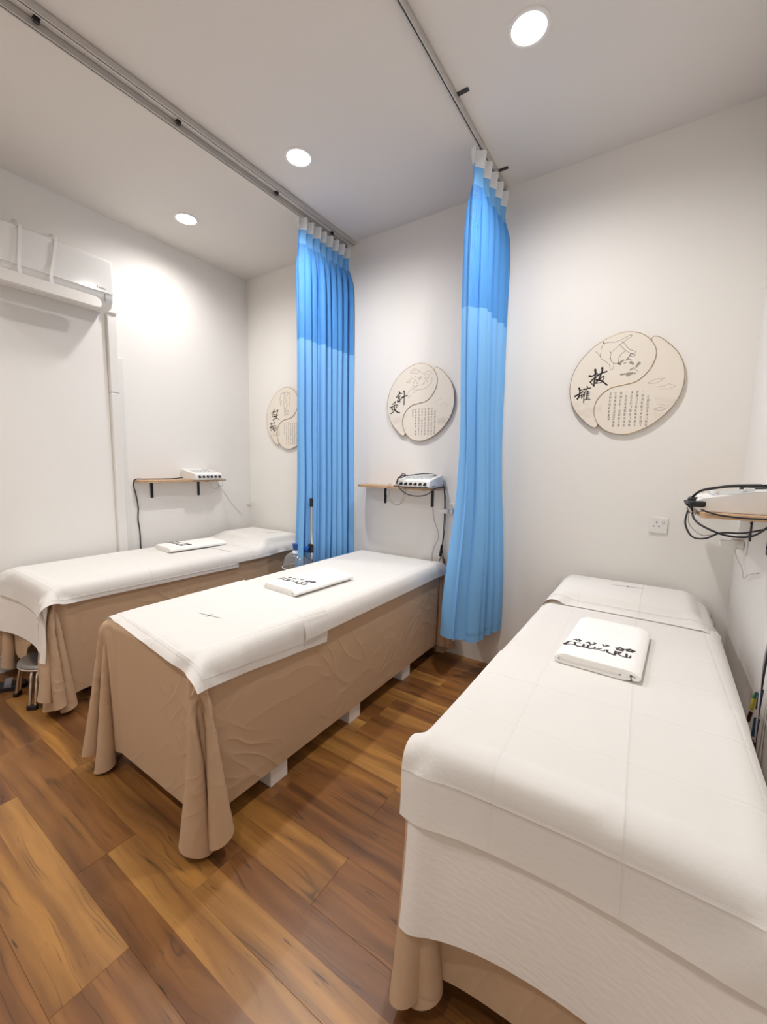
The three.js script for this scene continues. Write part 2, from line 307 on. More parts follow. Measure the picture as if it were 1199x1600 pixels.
function cover(i, label, opt = {}) {
  const [x0, x1, z0, z1] = BEDS[i];
  return cloth('bed_drape', label, 'bed cover', drapeMat, { sp: SP, u0: x0 - OV, u1: x1 + OV, v0: z0 - OV, v1: z1 + OV, y: TOP + (i === 1 ? 0.02 : 0.06), margin: 0.006, colliders: [bedBox(BEDS[i]), ...(i !== 1 ? [pad(BEDS[i])] : []), ...(opt.extra ?? [])], warp: opt.warp ? (u, v) => opt.warp(...warp(x0, x1, z0, z1, OV, 3.4)(u, v)) : warp(x0, x1, z0, z1, OV, 3.4), bend: 0.012, shear: 0.35, seed: i + 3, seedFold: (u, v) => { const a = u < x0 ? x0 - u : u > x1 ? u - x1 : 0, b = v < z0 ? z0 - v : v > z1 ? v - z1 : 0; return a && b ? 0.11 * Math.cos(Math.atan2(b, a) * 12 + 3.14 + i) * sstep(Math.min(a, b), 0, 0.25) : 0; }, wall: opt.wall, ...opt.sim }, 'beige bed drapes');
}
const WB = [2, 0.012, 1], WL = [0, 0.012, 1], WR = [0, W - 0.012, -1];
const STOOL = { x: 0.53, z: 1.86, rad: 0.155, top: 0.235 };
const cover1 = cover(0, 'beige drape over the left bed, hanging across a low metal stool', { wall: [WB, WL], extra: [{ cyl: true, ...STOOL }], warp: (u, v) => [u, v < 1.91 ? v : 1.91 + (v - 1.91) * (0.94 - 0.3 * sstep(u, 0.33, 0.45) * (1 - sstep(u, 0.6, 0.68)) - 0.05 * (1 - sstep(u, 0.1, 0.5)))] });
const cover2 = cover(1, 'beige drape over the middle bed with deep folds at its near corner', { wall: [WB] });
const cover3 = cover(2, 'beige drape over the right bed, mostly under white sheets', { wall: [WB, WR] });

const paper = (label, bed, o, name = 'paper_sheet') => cloth(name, label, 'bed sheet', o.mat ?? sheetMat, { sp: 0.022, y: TOP + (bed === 1 ? 0.035 : 0.085), bend: 0.4, bend3: 0.25, shear: 0.8, mu: 0.5, steps: 210, iters: 8, colliders: [bedBox(BEDS[bed]), ...(bed !== 1 ? [pad(BEDS[bed])] : [])], ...o }, o.group ?? 'white bed sheets');
// left bed
const fleece1 = paper('white cloth hanging in scallops from the foot of the left bed', 0, { mat: fleeceMat, u0: 0.03, u1: 0.86, v0: 1.25, v1: 2.28, margin: 0.011, bend: 0.08, bend3: 0, under: [cover1], seed: 21, wall: [WL] }, 'fleece_cloth');
const top1 = paper('long white paper sheet over the left bed with its corner hanging at the foot', 0, { u0: 0.03, u1: 0.90, v0: 0.77, v1: 2.07, turn: -0.012, margin: 0.016, under: [cover1, fleece1], seed: 23, wall: [WL] });
const face1 = paper('white face-hole sheet at the head of the left bed', 0, { u0: 0.05, u1: 0.88, v0: 0.03, v1: 0.80, margin: 0.02, under: [cover1], seed: 25, wall: [WL, WB], ply: [0, 0, 0, 14] });
// middle bed
const top2 = paper('long white paper sheet over the head half of the middle bed', 1, { u0: 1.39, u1: 2.235, v0: 0.03, v1: 1.44, margin: 0.012, under: [cover2], seed: 31, wall: [WB] });
const face2 = paper('white face-hole sheet at the near end of the middle bed with a pointed hanging corner', 1, { u0: 1.32, u1: 2.265, v0: 1.25, v1: 1.945, turn: -0.09, margin: 0.017, under: [cover2, top2], seed: 33, ply: [0, 3, 0, 3] });
// right bed
const fleece3 = paper('soft white fleece hanging low over the foot of the right bed', 2, { mat: fleeceMat, u0: 2.945, u1: 3.69, v0: 1.2, v1: 2.275, margin: 0.011, bend: 0.08, bend3: 0, under: [cover3], seed: 41, wall: [WR] }, 'fleece_cloth');
const top3 = paper('long white paper sheet with square fold lines over the right bed', 2, { u0: 2.90, u1: 3.70, v0: 0.475, v1: 2.015, turn: 0.03, margin: 0.016, under: [cover3, fleece3], seed: 43, wall: [WR] });
const face3 = paper('white face-hole sheet raised over the head of the right bed with a pointed corner', 2, { u0: 2.83, u1: 3.72, v0: 0.02, v1: 0.565, margin: 0.021, bend: 0.8, bend3: 0.6, under: [cover3, top3], seed: 45, wall: [WR, WB], ply: [0, 0, 0, 6] });

// the slit cut across each face-hole sheet: two open lips with a dark gap
function slit(parent, cx, cz, y, turn) {
  const g = new THREE.Group(); const o = parent;
  const lip = (a, b, h) => { const s = new THREE.Shape(); s.moveTo(-a, 0); s.quadraticCurveTo(0, b, a, 0); s.quadraticCurveTo(0, -b, -a, 0); return new THREE.ExtrudeGeometry(s, { depth: 0.0006, bevelEnabled: false }).rotateX(-Math.PI / 2); };
  const p = part('face_hole_slit', [lip(0.075, 0.0035), lip(0.02, 0.0035).rotateY(Math.PI / 2)], mat('#6e6a68', 0.95), o, 'cross-cut slit');
  p.position.set(cx - o.position.x, y - o.position.y, cz - o.position.z); p.rotation.y = turn;
}
const surfY = (c, x, z) => { let b = 9, y = 0; for (let k = 0; k < c.pos.length; k += 3) { const d = (c.pos[k] - x) ** 2 + (c.pos[k + 2] - z) ** 2; if (d < b) { b = d; y = c.pos[k + 1]; } } return y; };
slit(face1.o, 0.53, 0.22, surfY(face1, 0.53, 0.22) + 0.002, 0.2);
slit(face2.o, 1.80, 1.66, surfY(face2, 1.80, 1.66) + 0.002, 0.15);
slit(face3.o, 3.30, 0.2, surfY(face3, 3.30, 0.2) + 0.002, 0.1);

// ------------------------------------------------------------------ folded towels with embroidered lettering
const LETTERING = [[14,3160,1148,3167,1117,3173,1113],[12,3160,1148,3189,1137],[8,3183,1118,3204,1107],[16,3187,1115,3193,1137,3205,1141,3218,1133],[18,3216,1111,3219,1133,3230,1129],[18,3230,1110,3234,1132,3241,1133,3252,1122],[8,3230,1110,3237,1105],[12,3252,1107,3254,1124,3262,1121],[10,3272,1105,3263,1117,3274,1122,3284,1120,3286,1106],[18,3291,1103,3295,1121,3317,1126],[20,3315,1092,3319,1124],[14,3315,1095,3330,1087,3324,1106,3336,1115,3349,1117],[18,3347,1086,3353,1114],[12,3361,1091,3362,1113,3351,1116],[18,3175,1091,3184,1078,3196,1083,3194,1094,3185,1094],[12,3217,1091,3223,1076],[14,3225,1078,3230,1094,3241,1089,3244,1071,3237,1069],[12,3266,1065,3271,1077,3277,1073,3285,1061,3274,1062],[20,3310,1064,3319,1048,3329,1053,3329,1070,3315,1073,3330,1062],[26,3339,1050,3348,1037,3359,1041,3355,1056,3342,1057]];
function ribbonPath(pts, h) {                                   // closed outline of a soft band of half thickness h along a path
  const c = new THREE.CatmullRomCurve3(pts.map((p) => V(p[0], p[1], 0)), false, 'centripetal'), n = 90, Lf = [], Rt = [];
  for (let i = 0; i <= n; i++) { const p = c.getPointAt(i / n), t = c.getTangentAt(i / n); Lf.push(new THREE.Vector2(p.x - t.y * h, p.y + t.x * h)); Rt.push(new THREE.Vector2(p.x + t.y * h, p.y - t.x * h)); }
  return new THREE.Shape([...Lf, ...Rt.reverse()]);
}
const TW = 0.128, TL = 0.44;
const towelSag = (x, z) => 0.002 * nz(x * 9, z * 9) - 0.004 * sstep(Math.abs(x), 0.09, TW) - 0.002 * sstep(Math.abs(z), TL / 2 - 0.03, TL / 2);
function towelGeo() {
  const h = 0.0042;
  const path = [[TW - 0.05, 0.0155], [TW - 0.028, 0.0135], [TW - 0.05, 0.0052], [0.0, 0.005], [-TW + 0.014, 0.0056], [-TW + 0.005, 0.013], [-TW + 0.006, 0.022], [-TW + 0.02, 0.0315], [-0.06, 0.033], [0.05, 0.033], [TW - 0.018, 0.0315], [TW - 0.004, 0.024], [TW - 0.005, 0.0165], [TW - 0.02, 0.0125]];
  const inner = [[-TW + 0.018, 0.0225], [0, 0.0235], [TW - 0.03, 0.0225]], inner2 = [[-TW + 0.016, 0.0145], [-0.02, 0.0145], [TW - 0.06, 0.0145]];
  const g = [path, inner, inner2].map((p, i) => new THREE.ExtrudeGeometry(ribbonPath(p, h), { depth: TL - 0.006 - i * 0.006, steps: 24, bevelEnabled: true, bevelSize: 0.0022, bevelThickness: 0.003, bevelSegments: 3, curveSegments: 24 }).translate(0, 0, -TL / 2 + 0.003 + i * 0.003));
  const q = join(g), p = q.attributes.position;
  for (let k = 0; k < p.count; k++) p.setY(k, Math.max(0.0004, p.getY(k) + towelSag(p.getX(k), p.getZ(k)) * clamp(p.getY(k) / 0.03, 0, 1)));
  q.computeVertexNormals(); return q;
}
function letteringGeo() {
  const P = [];
  for (const [w, ...c] of LETTERING) for (let k = 0; k + 3 < c.length; k += 2) {
    const f = (a, b) => { const x = (a - 3270) / 1000, z = (b - 995) / 1000, q = 0.125; return [x * Math.cos(q) - z * Math.sin(q) + 0.012, x * Math.sin(q) + z * Math.cos(q) - 0.005]; };
    const [x0, y0] = f(c[k], c[k + 1]), [x1, y1] = f(c[k + 2], c[k + 3]), l = Math.hypot(x1 - x0, y1 - y0) || 1e-6, s = w * 0.00021, ox = -(y1 - y0) / l * s, oy = (x1 - x0) / l * s, ex = (x1 - x0) / l * s * 0.7, ey = (y1 - y0) / l * s * 0.7;
    const q = [[x0 + ox - ex, y0 + oy - ey], [x0 - ox - ex, y0 - oy - ey], [x1 - ox + ex, y1 - oy + ey], [x1 + ox + ex, y1 + oy + ey]].map(([x, z]) => [x, 0.0401 + towelSag(x, z), z]);
    const up = q.map((p) => [p[0], p[1] + 0.0005, p[2]]), low = q.map((p) => [p[0], p[1] - 0.002, p[2]]);
    const quad = (a, b, d, e) => P.push(...a, ...b, ...d, ...a, ...d, ...e);
    quad(...up); for (let i = 0; i < 4; i++) quad(low[i], low[(i + 1) % 4], up[(i + 1) % 4], up[i]);
  }
  const g = new THREE.BufferGeometry(); g.setAttribute('position', new THREE.Float32BufferAttribute(P, 3)); g.computeVertexNormals(); return g;
}
const tGeo = towelGeo(), lGeo = letteringGeo();
for (const [x, z, turn, c, label] of [[0.355, 0.86, -0.09, top1, 'folded white towel with dark lettering on the left bed'], [1.80, 1.03, -0.06, top2, 'folded white towel with dark lettering on the middle bed'], [3.276, 0.995, -0.04, top3, 'folded white towel with dark lettering on the right bed']]) {
  let y = 0; for (const [a, b] of [[0, 0], [0.08, 0.15], [-0.08, 0.15], [0.08, -0.15], [-0.08, -0.15]]) y = Math.max(y, surfY(c, x + a, z + b));
  const t = thing('towel', label, 'towel', [x, y + 0.0012, z], turn, 'folded towels, one on each bed');
  part('folded_cloth', tGeo, towelMat, t);
  part('lettering', lGeo, threadMat, t, 'dark embroidered lettering');
}

// ------------------------------------------------------------------ privacy curtains and their ceiling tracks
const blue = '#7dbcf6';
const bodyMat = new THREE.MeshPhysicalMaterial({ color: blue, roughness: 0.75, side: THREE.DoubleSide });
const tapeMat = mat('#eef0f2', 0.8);
const holes = canvasTex(128, 128, (g, w, h) => { g.fillStyle = '#ffffff'; g.fillRect(0, 0, w, h); g.fillStyle = '#000000'; for (let j = 0; j < 4; j++) for (let i = 0; i < 4; i++) { g.beginPath(); g.ellipse(i * 32 + 16, j * 32 + (i & 1 ? 24 : 8), 8, 5.5, 0, 0, 6.3); g.fill(); g.beginPath(); g.ellipse(i * 32 + 16, j * 32 + (i & 1 ? 24 : 8) - h, 8, 5.5, 0, 0, 6.3); g.fill(); } }, false);
holes.repeat.set(1 / 0.04, 1 / 0.04);
const meshMat = mat('#569fe8', 0.8, { alphaMap: holes, alphaTest: 0.5 });
function curtain(name, label, cfg) {
  const { x, z0, z1, yTop, yBot, n, seed } = cfg, r = mulberry(seed), ph = [], am = [];
  for (let i = 0; i <= n + 1; i++) { ph.push((r() - 0.5) * 0.5); am.push(0.7 + r() * 0.6); }
  const NT = n * 22;
  const pt = (t, y) => {                                          // t along the cloth from the free end (1) to the wall (0)
    const f = (yTop - y) / (yTop - yBot), k = t * n, i = Math.floor(k), fr = k - i, ss = fr * fr * (3 - 2 * fr);
    const a = lerp(am[i], am[i + 1], ss), shift = lerp(ph[i], ph[i + 1], ss) * sstep(f, 0, 0.3);
    const amp = lerp(cfg.a0, cfg.a1, sstep(f, 0, 0.16)) * a * (1 + (cfg.flare ?? 0) * sstep(f, 0.45, 1)), w = 6.2832 * (k + shift);
    const pinch = 1 - 0.55 * sstep(f, 0.0, 0.05) * (1 - sstep(f, 0.05, 0.1));
    const drift = cfg.drift ? cfg.drift(t, f) : [0, 0];
    const wob = 0.012 * nz(t * 7, f * 4, seed) * f + 0.006 * Math.sin(w * 3.3 + ph[i] * 9) * sstep(f, 0.08, 0.3);
    return [x + amp * pinch * Math.sin(w) + drift[0] + wob, y, lerp(z0, z1, t) + cfg.b * Math.sin(2 * w + 0.6) * sstep(f, 0, 0.12) + drift[1]];
  };
  const sheet = (ya, yb, ny, lift = 0, hemWave = 0) => {
    const P = [], U = [], I = []; let run = 0, last = null;
    const S = []; for (let i = 0; i <= NT; i++) { const p = pt(i / NT, 1.4); if (last) run += Math.hypot(p[0] - last[0], p[2] - last[2]); S.push(run); last = p; }
    for (let j = 0; j <= ny; j++) for (let i = 0; i <= NT; i++) {
      const t = i / NT, y = lerp(ya, yb, j / ny), p = pt(t, y), q = pt(Math.min(1, t + 0.002), y), s = pt(Math.max(0, t - 0.002), y), dx = q[0] - s[0], dz = q[2] - s[2], l = Math.hypot(dx, dz) || 1;
      P.push(p[0] + dz / l * lift, p[1] + (j === ny ? hemWave * nz(t * 9, seed) : 0), p[2] - dx / l * lift); U.push(S[i], y);
    }
    for (let j = 0; j < ny; j++) for (let i = 0; i < NT; i++) { const a = j * (NT + 1) + i, b = a + NT + 1; I.push(a, b, a + 1, a + 1, b, b + 1); }
    const g = new THREE.BufferGeometry(); g.setAttribute('position', new THREE.Float32BufferAttribute(P, 3)); g.setAttribute('uv', new THREE.Float32BufferAttribute(U, 2)); g.setIndex(I); g.computeVertexNormals(); return g;
  };
  const c = thing(name, label, 'curtain', [x, yBot, (z0 + z1) / 2], 0, 'blue privacy curtains');
  const add = (nm, g, m, lb) => part(nm, g.translate(-x, -yBot, -(z0 + z1) / 2), m, c, lb);
  add('heading_tape', sheet(yTop, yTop - cfg.tape, 4, 0.001), tapeMat, 'white pleated heading tape');
  add('header_band', sheet(yTop - cfg.tape + 0.002, yTop - cfg.head, 5), bodyMat);
  add('mesh_band', sheet(yTop - cfg.head, yTop - cfg.mesh, 14), meshMat, 'darker blue open mesh band');
  add('body_panel', sheet(yTop - cfg.mesh, yBot + 0.05, 40), bodyMat);
  add('hem', sheet(yBot + 0.052, yBot, 3, 0.002, 0.012), bodyMat);
  for (let i = 0; i < n; i += 1) { const t = (i + 0.25) / n, p = pt(t, yTop); if (i % 2 === 0 || cfg.hookAll) part('glider', [box(0.008, 0.012, 0.012, x - x, yTop + 0.012 - yBot, p[2] - (z0 + z1) / 2), cyl(0.0015, 0.0015, 0.03, 0, yTop - yBot - 0.004, p[2] - (z0 + z1) / 2, 8)], steel, c); }
  return c;
}
curtain('curtain', 'wide blue curtain gathered beside the head of the left bed', { x: 1.235, z0: 0.02, z1: 0.545, yTop: 3.022, yBot: 0.3, n: 8, seed: 5, a0: 0.036, a1: 0.058, b: 0.026, tape: 0.075, head: 0.165, mesh: 0.80, flare: 0.25, drift: (t, f) => [-0.03 * sstep(f, 0.6, 1) * t, 0.02 * f * (t - 0.5)] });
curtain('curtain', 'narrow blue curtain hanging between the middle bed and the right bed', { x: 2.47, z0: 0.02, z1: 0.50, yTop: 3.022, yBot: 0.275, n: 5, seed: 11, a0: 0.03, a1: 0.055, b: 0.034, tape: 0.085, head: 0.175, mesh: 0.79, flare: 0.9, drift: (t, f) => [-0.07 * sstep(f, 0.5, 1) * (t - 0.3) , -0.12 * t * sstep(f, 0.15, 0.8)] });
{
  const t = thing('curtain_track', 'double aluminium curtain track on the ceiling left of the middle downlight', 'curtain track', [1.25, C, D / 2]);
  const rail = (x) => [box(0.022, 0.003, D - 0.02, x, -0.0035, 0), box(0.003, 0.026, D - 0.02, x - 0.0095, -0.017, 0), box(0.003, 0.026, D - 0.02, x + 0.0095, -0.017, 0), box(0.006, 0.002, D - 0.02, x - 0.006, -0.03, 0), box(0.006, 0.002, D - 0.02, x + 0.006, -0.03, 0)];
  part('rail', rail(-0.04), alu, t); part('rail', rail(0.04), alu, t);
  for (const z of [0.2, 0.735, 1.38, 1.955, 2.6, 3.3]) { part('bracket', [box(0.07, 0.002, 0.022, 0, -0.0015, z - D / 2), box(0.014, 0.014, 0.02, -0.018, -0.012, z - D / 2, 0.002)], darkGrey, t, 'dark clip between the rails'); }
  const s = thing('curtain_track', 'single slim aluminium curtain track on the ceiling beside the bright downlight', 'curtain track', [2.47, C, D / 2]);
  part('rail', rail(0), alu, s);
  for (const z of [0.175, 0.763, 1.45, 2.2, 3.1]) part('bracket', [box(0.07, 0.004, 0.02, 0.03, -0.0025, z - D / 2), cyl(0.004, 0.004, 0.003, 0.05, -0.006, z - D / 2, 12), cyl(0.004, 0.004, 0.003, 0.028, -0.006, z - D / 2, 12)], darkGrey, s, 'dark ceiling bracket');
}

// ------------------------------------------------------------------ round wall plaques in two interlocking halves
const HALF = [[10,272],[68,253],[113,212],[138,161],[136,113],[113,60],[61,9],[-7,-6],[-59,-16],[-104,-49],[-131,-92],[-138,-144],[-125,-190],[-114,-217],[-122,-232],[-143,-228],[-191,-188],[-238,-131],[-264,-68],[-272,2],[-262,70],[-237,128],[-195,182],[-143,227],[-85,258],[-34,272]];
const INK_3 = [[9.0,-146,90,-143,76,-144,51,-146,30,-147,1],[8.4,-173,58,-161,55,-135,68],[8.4,-141,47,-155,38,-167,23],[4.5,-165,22,-149,1],[8.4,-133,56,-116,67,-87,74],[8.4,-111,96,-109,83,-115,60,-125,35,-138,15],[4.8,-122,34,-105,49,-98,50,-100,34,-108,19,-119,15,-137,14],[8.0,-136,34,-108,26,-94,12,-80,0],[8.0,-223,-6,-218,-20,-219,-42,-227,-67],[7.6,-242,-50,-229,-43,-211,-32,-204,-27],[6.0,-230,-65,-216,-51,-208,-45,-202,-40],[5.0,-218,-18,-207,-16],[5.0,-207,-43,-208,-63],[4.2,-182,2,-178,-7,-192,-31,-207,-63],[7.0,-198,-14,-181,-12,-164,-9],[4.2,-204,-29,-187,-32,-170,-26],[6.0,-194,-40,-195,-62,-194,-89],[5.6,-177,-27,-178,-50,-180,-70],[5.2,-185,-41,-167,-37],[5.2,-184,-52,-168,-49],[3.9,-183,-63,-168,-61],[5.6,-187,-73,-178,-70,-162,-73]];
const LINE_3 = [[2.7,-114,228,-82,231,-57,227,-24,238,15,256,22,253,18,243,1,236,-13,223,-34,212,-51,194,-69,179,-75,155,-69,127,-55,115,-33,111],[3.2,-34,212,-1,175,-21,162,-32,143,-33,112],[2.7,-16,221,1,197,17,178,45,166,43,156,22,157,2,173],[3.2,22,157,47,147,35,138,20,147,0,122],[2.4,-150,189,-136,177,-124,158,-121,147,-94,128,-77,110,-70,82,-61,81,-54,97,-57,115],[3.2,-117,220,-122,203],[2.4,-123,196,-124,189],[3.2,-124,179,-124,161],[6.6,-115,236,-109,225],[12.0,-35,112,-23,106],[4.8,22,155,14,137,2,124],[4.8,-80,180,-75,175],[4.8,-78,142,-73,143],[3.6,-23,227,-16,221]];
const LEAF_3 = [[13.6,-24,115,-11,125],[6.0,-5,109,7,113],[7.2,12,127,27,124],[15.0,27,110,38,101],[15.0,66,102,54,85],[9.0,28,71,43,81],[3.6,40,80,65,59],[10.4,-15,50,5,51,23,55],[20.0,18,47,36,52],[8.8,36,50,54,50]];
const CLOUD_3 = [[6.7,115,-6,146,11,188,11,154,-10,115,-10],[5.0,153,-31,191,-27,208,-18,238,-33,210,-46,169,-42],[5.0,163,-119,199,-128],[8.8,150,-146,176,-137,206,-146,183,-156,153,-148]];
const INK_2 = [[8.3,-171,87,-165,78,-180,64,-195,49],[6.7,-165,74,-148,75],[6.0,-179,51,-159,58],[6.7,-181,41,-164,43],[5.3,-169,58,-171,38,-171,16],[7.5,-184,25,-178,14],[5.8,-164,33,-151,31],[7.5,-184,16,-162,21],[6.7,-169,26,-163,11],[9.2,-147,43,-127,52,-104,55],[8.7,-132,90,-126,81,-126,29,-127,-7],[6.7,-207,17,-203,12,-216,7,-230,0],[7.5,-246,-22,-229,-19,-210,-6,-181,-7],[7.5,-213,-12,-211,-34,-220,-56,-242,-68],[9.7,-212,-36,-192,-54,-176,-63,-164,-63],[10.0,-232,-33,-228,-40],[7.3,-192,-20,-198,-30]];
const LINE_2 = [[2.8,-77,210,-80,224,-64,236,-40,243,-21,229,-3,223,24,196,52,210,70,215,88,204,100,188],[2.5,-66,207,-53,212,-26,205,-5,212,-11,226],[2.5,-71,208,-63,220,-53,228,-37,229,-29,223],[2.8,-57,183,-73,169,-102,158,-110,150,-86,148,-70,160],[2.0,-36,188,-46,169,-54,165],[3.0,-36,186,-14,173,-3,165,12,168,19,185,-4,178,-6,169],[2.4,-38,161,-24,149,-8,154,7,173],[2.4,33,179,43,191,63,192,79,181,69,162,49,153,33,166],[3.0,54,153,65,134],[3.5,-38,159,-50,142,-58,127,-44,114,-26,115,-13,125,-26,144],[4.5,-13,123,-39,109,-59,88],[2.5,-55,113,-73,94,-89,88,-92,77,-99,61,-93,43,-80,46,-67,64],[3.5,-2,122,19,121,42,140],[3.5,100,164,93,129,69,107,36,92,-1,91,-30,88,-51,69],[3.2,38,167,56,172,64,163]];
const CLOUD_2 = [[4.2,127,-6,150,8,179,16],[5.3,163,-34,197,-16,232,-28,204,-42],[6.5,161,-143,184,-131,213,-140,185,-152,164,-146],[4.7,172,-112,201,-119]];
const INK_1 = [[7.6,-172,87,-167,77,-187,61,-207,54],[7.6,-187,66,-158,65,-148,67],[10.1,-126,79,-119,77],[9.3,-133,73,-124,63,-136,49,-141,26,-139,13],[5.9,-180,54,-192,42,-195,29,-178,21,-149,23,-120,33,-117,38,-161,40,-173,46],[5.9,-173,28,-134,26],[7.6,-173,18,-173,5],[6.7,-186,-7,-166,-1,-144,12],[7.6,-144,12,-125,4,-104,-5],[5.1,-175,39,-148,36],[10.1,-223,-43,-198,-37],[8.4,-203,-32,-206,-52,-211,-72,-216,-105],[9.3,-231,-76,-211,-68,-192,-69],[9.3,-169,-27,-179,-43],[6.7,-196,-62,-169,-60,-155,-59,-140,-67],[6.7,-189,-77,-192,-89,-170,-111,-151,-100,-136,-84,-155,-75,-187,-76],[6.7,-185,-86,-158,-87],[5.9,-175,-98,-158,-97]];
const LINE_1 = [[10.7,-81,218,-47,229,0,232,33,218,43,176,32,113],[10.6,-74,217,-90,177,-81,120],[9.7,-33,223,-41,146,-38,108,-29,34],[10.7,7,216,-7,153,6,115,-15,88,-16,28],[7.8,-8,70,18,68,5,41],[7.8,-49,30,21,33],[9.7,-20,209,-21,135],[7.8,-68,166,-75,120],[6.8,13,179,43,176]];
function printTex(sets, cols, seed) {
  const S = 1024 / 0.6, X = (x) => 512 + x / 1000 * S, Y = (y) => 512 - y / 1000 * S;
  const t = canvasTex(1024, 1024, (g, w, h) => {
    const r = mulberry(seed); g.fillStyle = '#eee5d8'; g.fillRect(0, 0, w, h);
    const id = g.getImageData(0, 0, w, h), d = id.data;             // ink-wash mist printed low on the left half and along the lower right edge
    for (let j = 0; j < h; j++) for (let i = 0; i < w; i++) { const x = (i - 512) / S, y = (512 - j) / S, k = (j * w + i) * 4; const a = clamp(fbm(x * 8 + seed, y * 22, 4) * 1.6 + 0.15, 0, 1) * (sstep(-y, 0.07, 0.12) * (1 - sstep(-y, 0.14, 0.22))) * (x < -0.1 || x > 0.15 ? 1 : 0); d[k] -= a * 26; d[k + 1] -= a * 30; d[k + 2] -= a * 34; }
    g.putImageData(id, 0, 0);
    g.lineCap = g.lineJoin = 'round';
    for (const [strokes, color, k] of sets) {
      g.strokeStyle = color;
      for (const [wd, ...c] of strokes) {
        if (k) { for (let q = 0; q + 3 < c.length; q += 2) { const n = 10; for (let s = 0; s < n; s++) { const u = s / n, tt = (q / 2 + u) / (c.length / 2 - 1); g.lineWidth = wd / 1000 * S * k * (1.12 - 0.5 * Math.sin(tt * 3.14) * 0.4 - 0.3 * tt); g.beginPath(); g.moveTo(X(lerp(c[q], c[q + 2], u)), Y(lerp(c[q + 1], c[q + 3], u))); g.lineTo(X(lerp(c[q], c[q + 2], u + 0.1)), Y(lerp(c[q + 1], c[q + 3], u + 0.1))); g.stroke(); } } }
        else { g.lineWidth = Math.max(2, wd / 1000 * S * 0.62); g.beginPath(); g.moveTo(X(c[0]), Y(c[1])); for (let q = 2; q < c.length; q += 2) g.lineTo(X(c[q]), Y(c[q + 1])); g.stroke(); }
      }
    }
    g.strokeStyle = '#5d5650'; g.lineWidth = 2.4; g.lineCap = 'butt';
    for (const [x, y0, rows, step] of cols) for (let q = 0; q < rows; q++) {
      const cx = X(x), cy = Y(y0 - q * step); if (r() < 0.06) { g.beginPath(); g.moveTo(cx - 4, cy - 8); g.lineTo(cx + 2, cy - 3); g.stroke(); continue; }
      g.beginPath(); const n = 2 + Math.floor(r() * 3);
      for (let s = 0; s < n; s++) { const yy = cy - 10 + 20 * s / (n - 1); g.moveTo(cx - 7 - r() * 4, yy); g.lineTo(cx + 7 + r() * 4, yy); }
      for (let s = 0; s < 2; s++) { const xx = cx - 7 + r() * 14; g.moveTo(xx, cy - 11 + r() * 5); g.lineTo(xx + (r() - 0.5) * 6, cy + 11 - r() * 4); }
      g.stroke();
    }
  });
  t.wrapS = t.wrapT = THREE.ClampToEdgeWrapping; t.repeat.set(1 / 0.6, 1 / 0.6); t.offset.set(0.5, 0.5); return t;
}
function plaque(label, [cx, cy], tex) {
  const p = thing('wall_plaque', label, 'wall art', [cx, cy, 0.0], 0, 'round cream wall plaques'), face = mat('#ffffff', 0.5, { map: tex });
  for (const s of [1, -1]) {
    const c = new THREE.CatmullRomCurve3(HALF.map(([x, y]) => V(s * x / 1000, s * y / 1000, 0)), true, 'centripetal'), pts = c.getSpacedPoints(180).slice(0, -1);
    const sh = new THREE.Shape(pts.map((q) => new THREE.Vector2(q.x, q.y)));
    const z = s > 0 ? 0.014 : 0.011;
    const h = part('half_panel', new THREE.ExtrudeGeometry(sh, { depth: 0.009, bevelEnabled: false }).translate(0, 0, z), face, p, s > 0 ? 'upper half with brush calligraphy and a line drawing' : 'lower half with columns of small text');
    part('gold_rim', new THREE.TubeGeometry(new THREE.CatmullRomCurve3(pts.map((q) => V(q.x, q.y, z + 0.0075)), true), 240, 0.0022, 6, true), gold, h);
    for (const [x, y] of [[-0.17, 0.09], [0.0, 0.14]]) part('standoff', cyl(0.008, 0.008, z, 0, 0, 0, 12).rotateX(Math.PI / 2).translate(s * x, s * y, z / 2), steel, p);
  }
}
const cols8 = (x0, dx, tall, first, last) => Array.from({ length: 8 }, (_, i) => { const x = x0 - i * dx; return i === 0 ? [x, first[0], first[1], 0.0185] : i === 7 ? [x, -50, last, 0.0195] : [x, -50, tall, 0.0195]; }).map(([x, y, n, s]) => [x, y, n, s * 1000]);
plaque('round cream plaque in two halves with a hand drawing, over the right bed', [3.19, 1.83], printTex([[INK_3, '#15110f', 1.2], [LINE_3, '#3a322e', 0], [LEAF_3, '#9d9389', 0.9], [CLOUD_3, '#cfc6bb', 0]], cols8(121, 25.9, 10, [-79, 9], 8), 3));
plaque('round cream plaque in two halves with a seated figure, between the curtains', [1.91, 1.815], printTex([[INK_2, '#15110f', 1.2], [LINE_2, '#7d756e', 0], [CLOUD_2, '#d2c9be', 0]], cols8(129, 25.9, 10, [-71, 9], 4), 5));
plaque('round cream plaque partly hidden behind the wide curtain, over the left bed', [0.551, 1.765], printTex([[INK_1, '#1c1614', 1.15], [LINE_1, '#b9b0a8', 0]], cols8(145, 25.9, 10, [-75, 9], 5), 9));

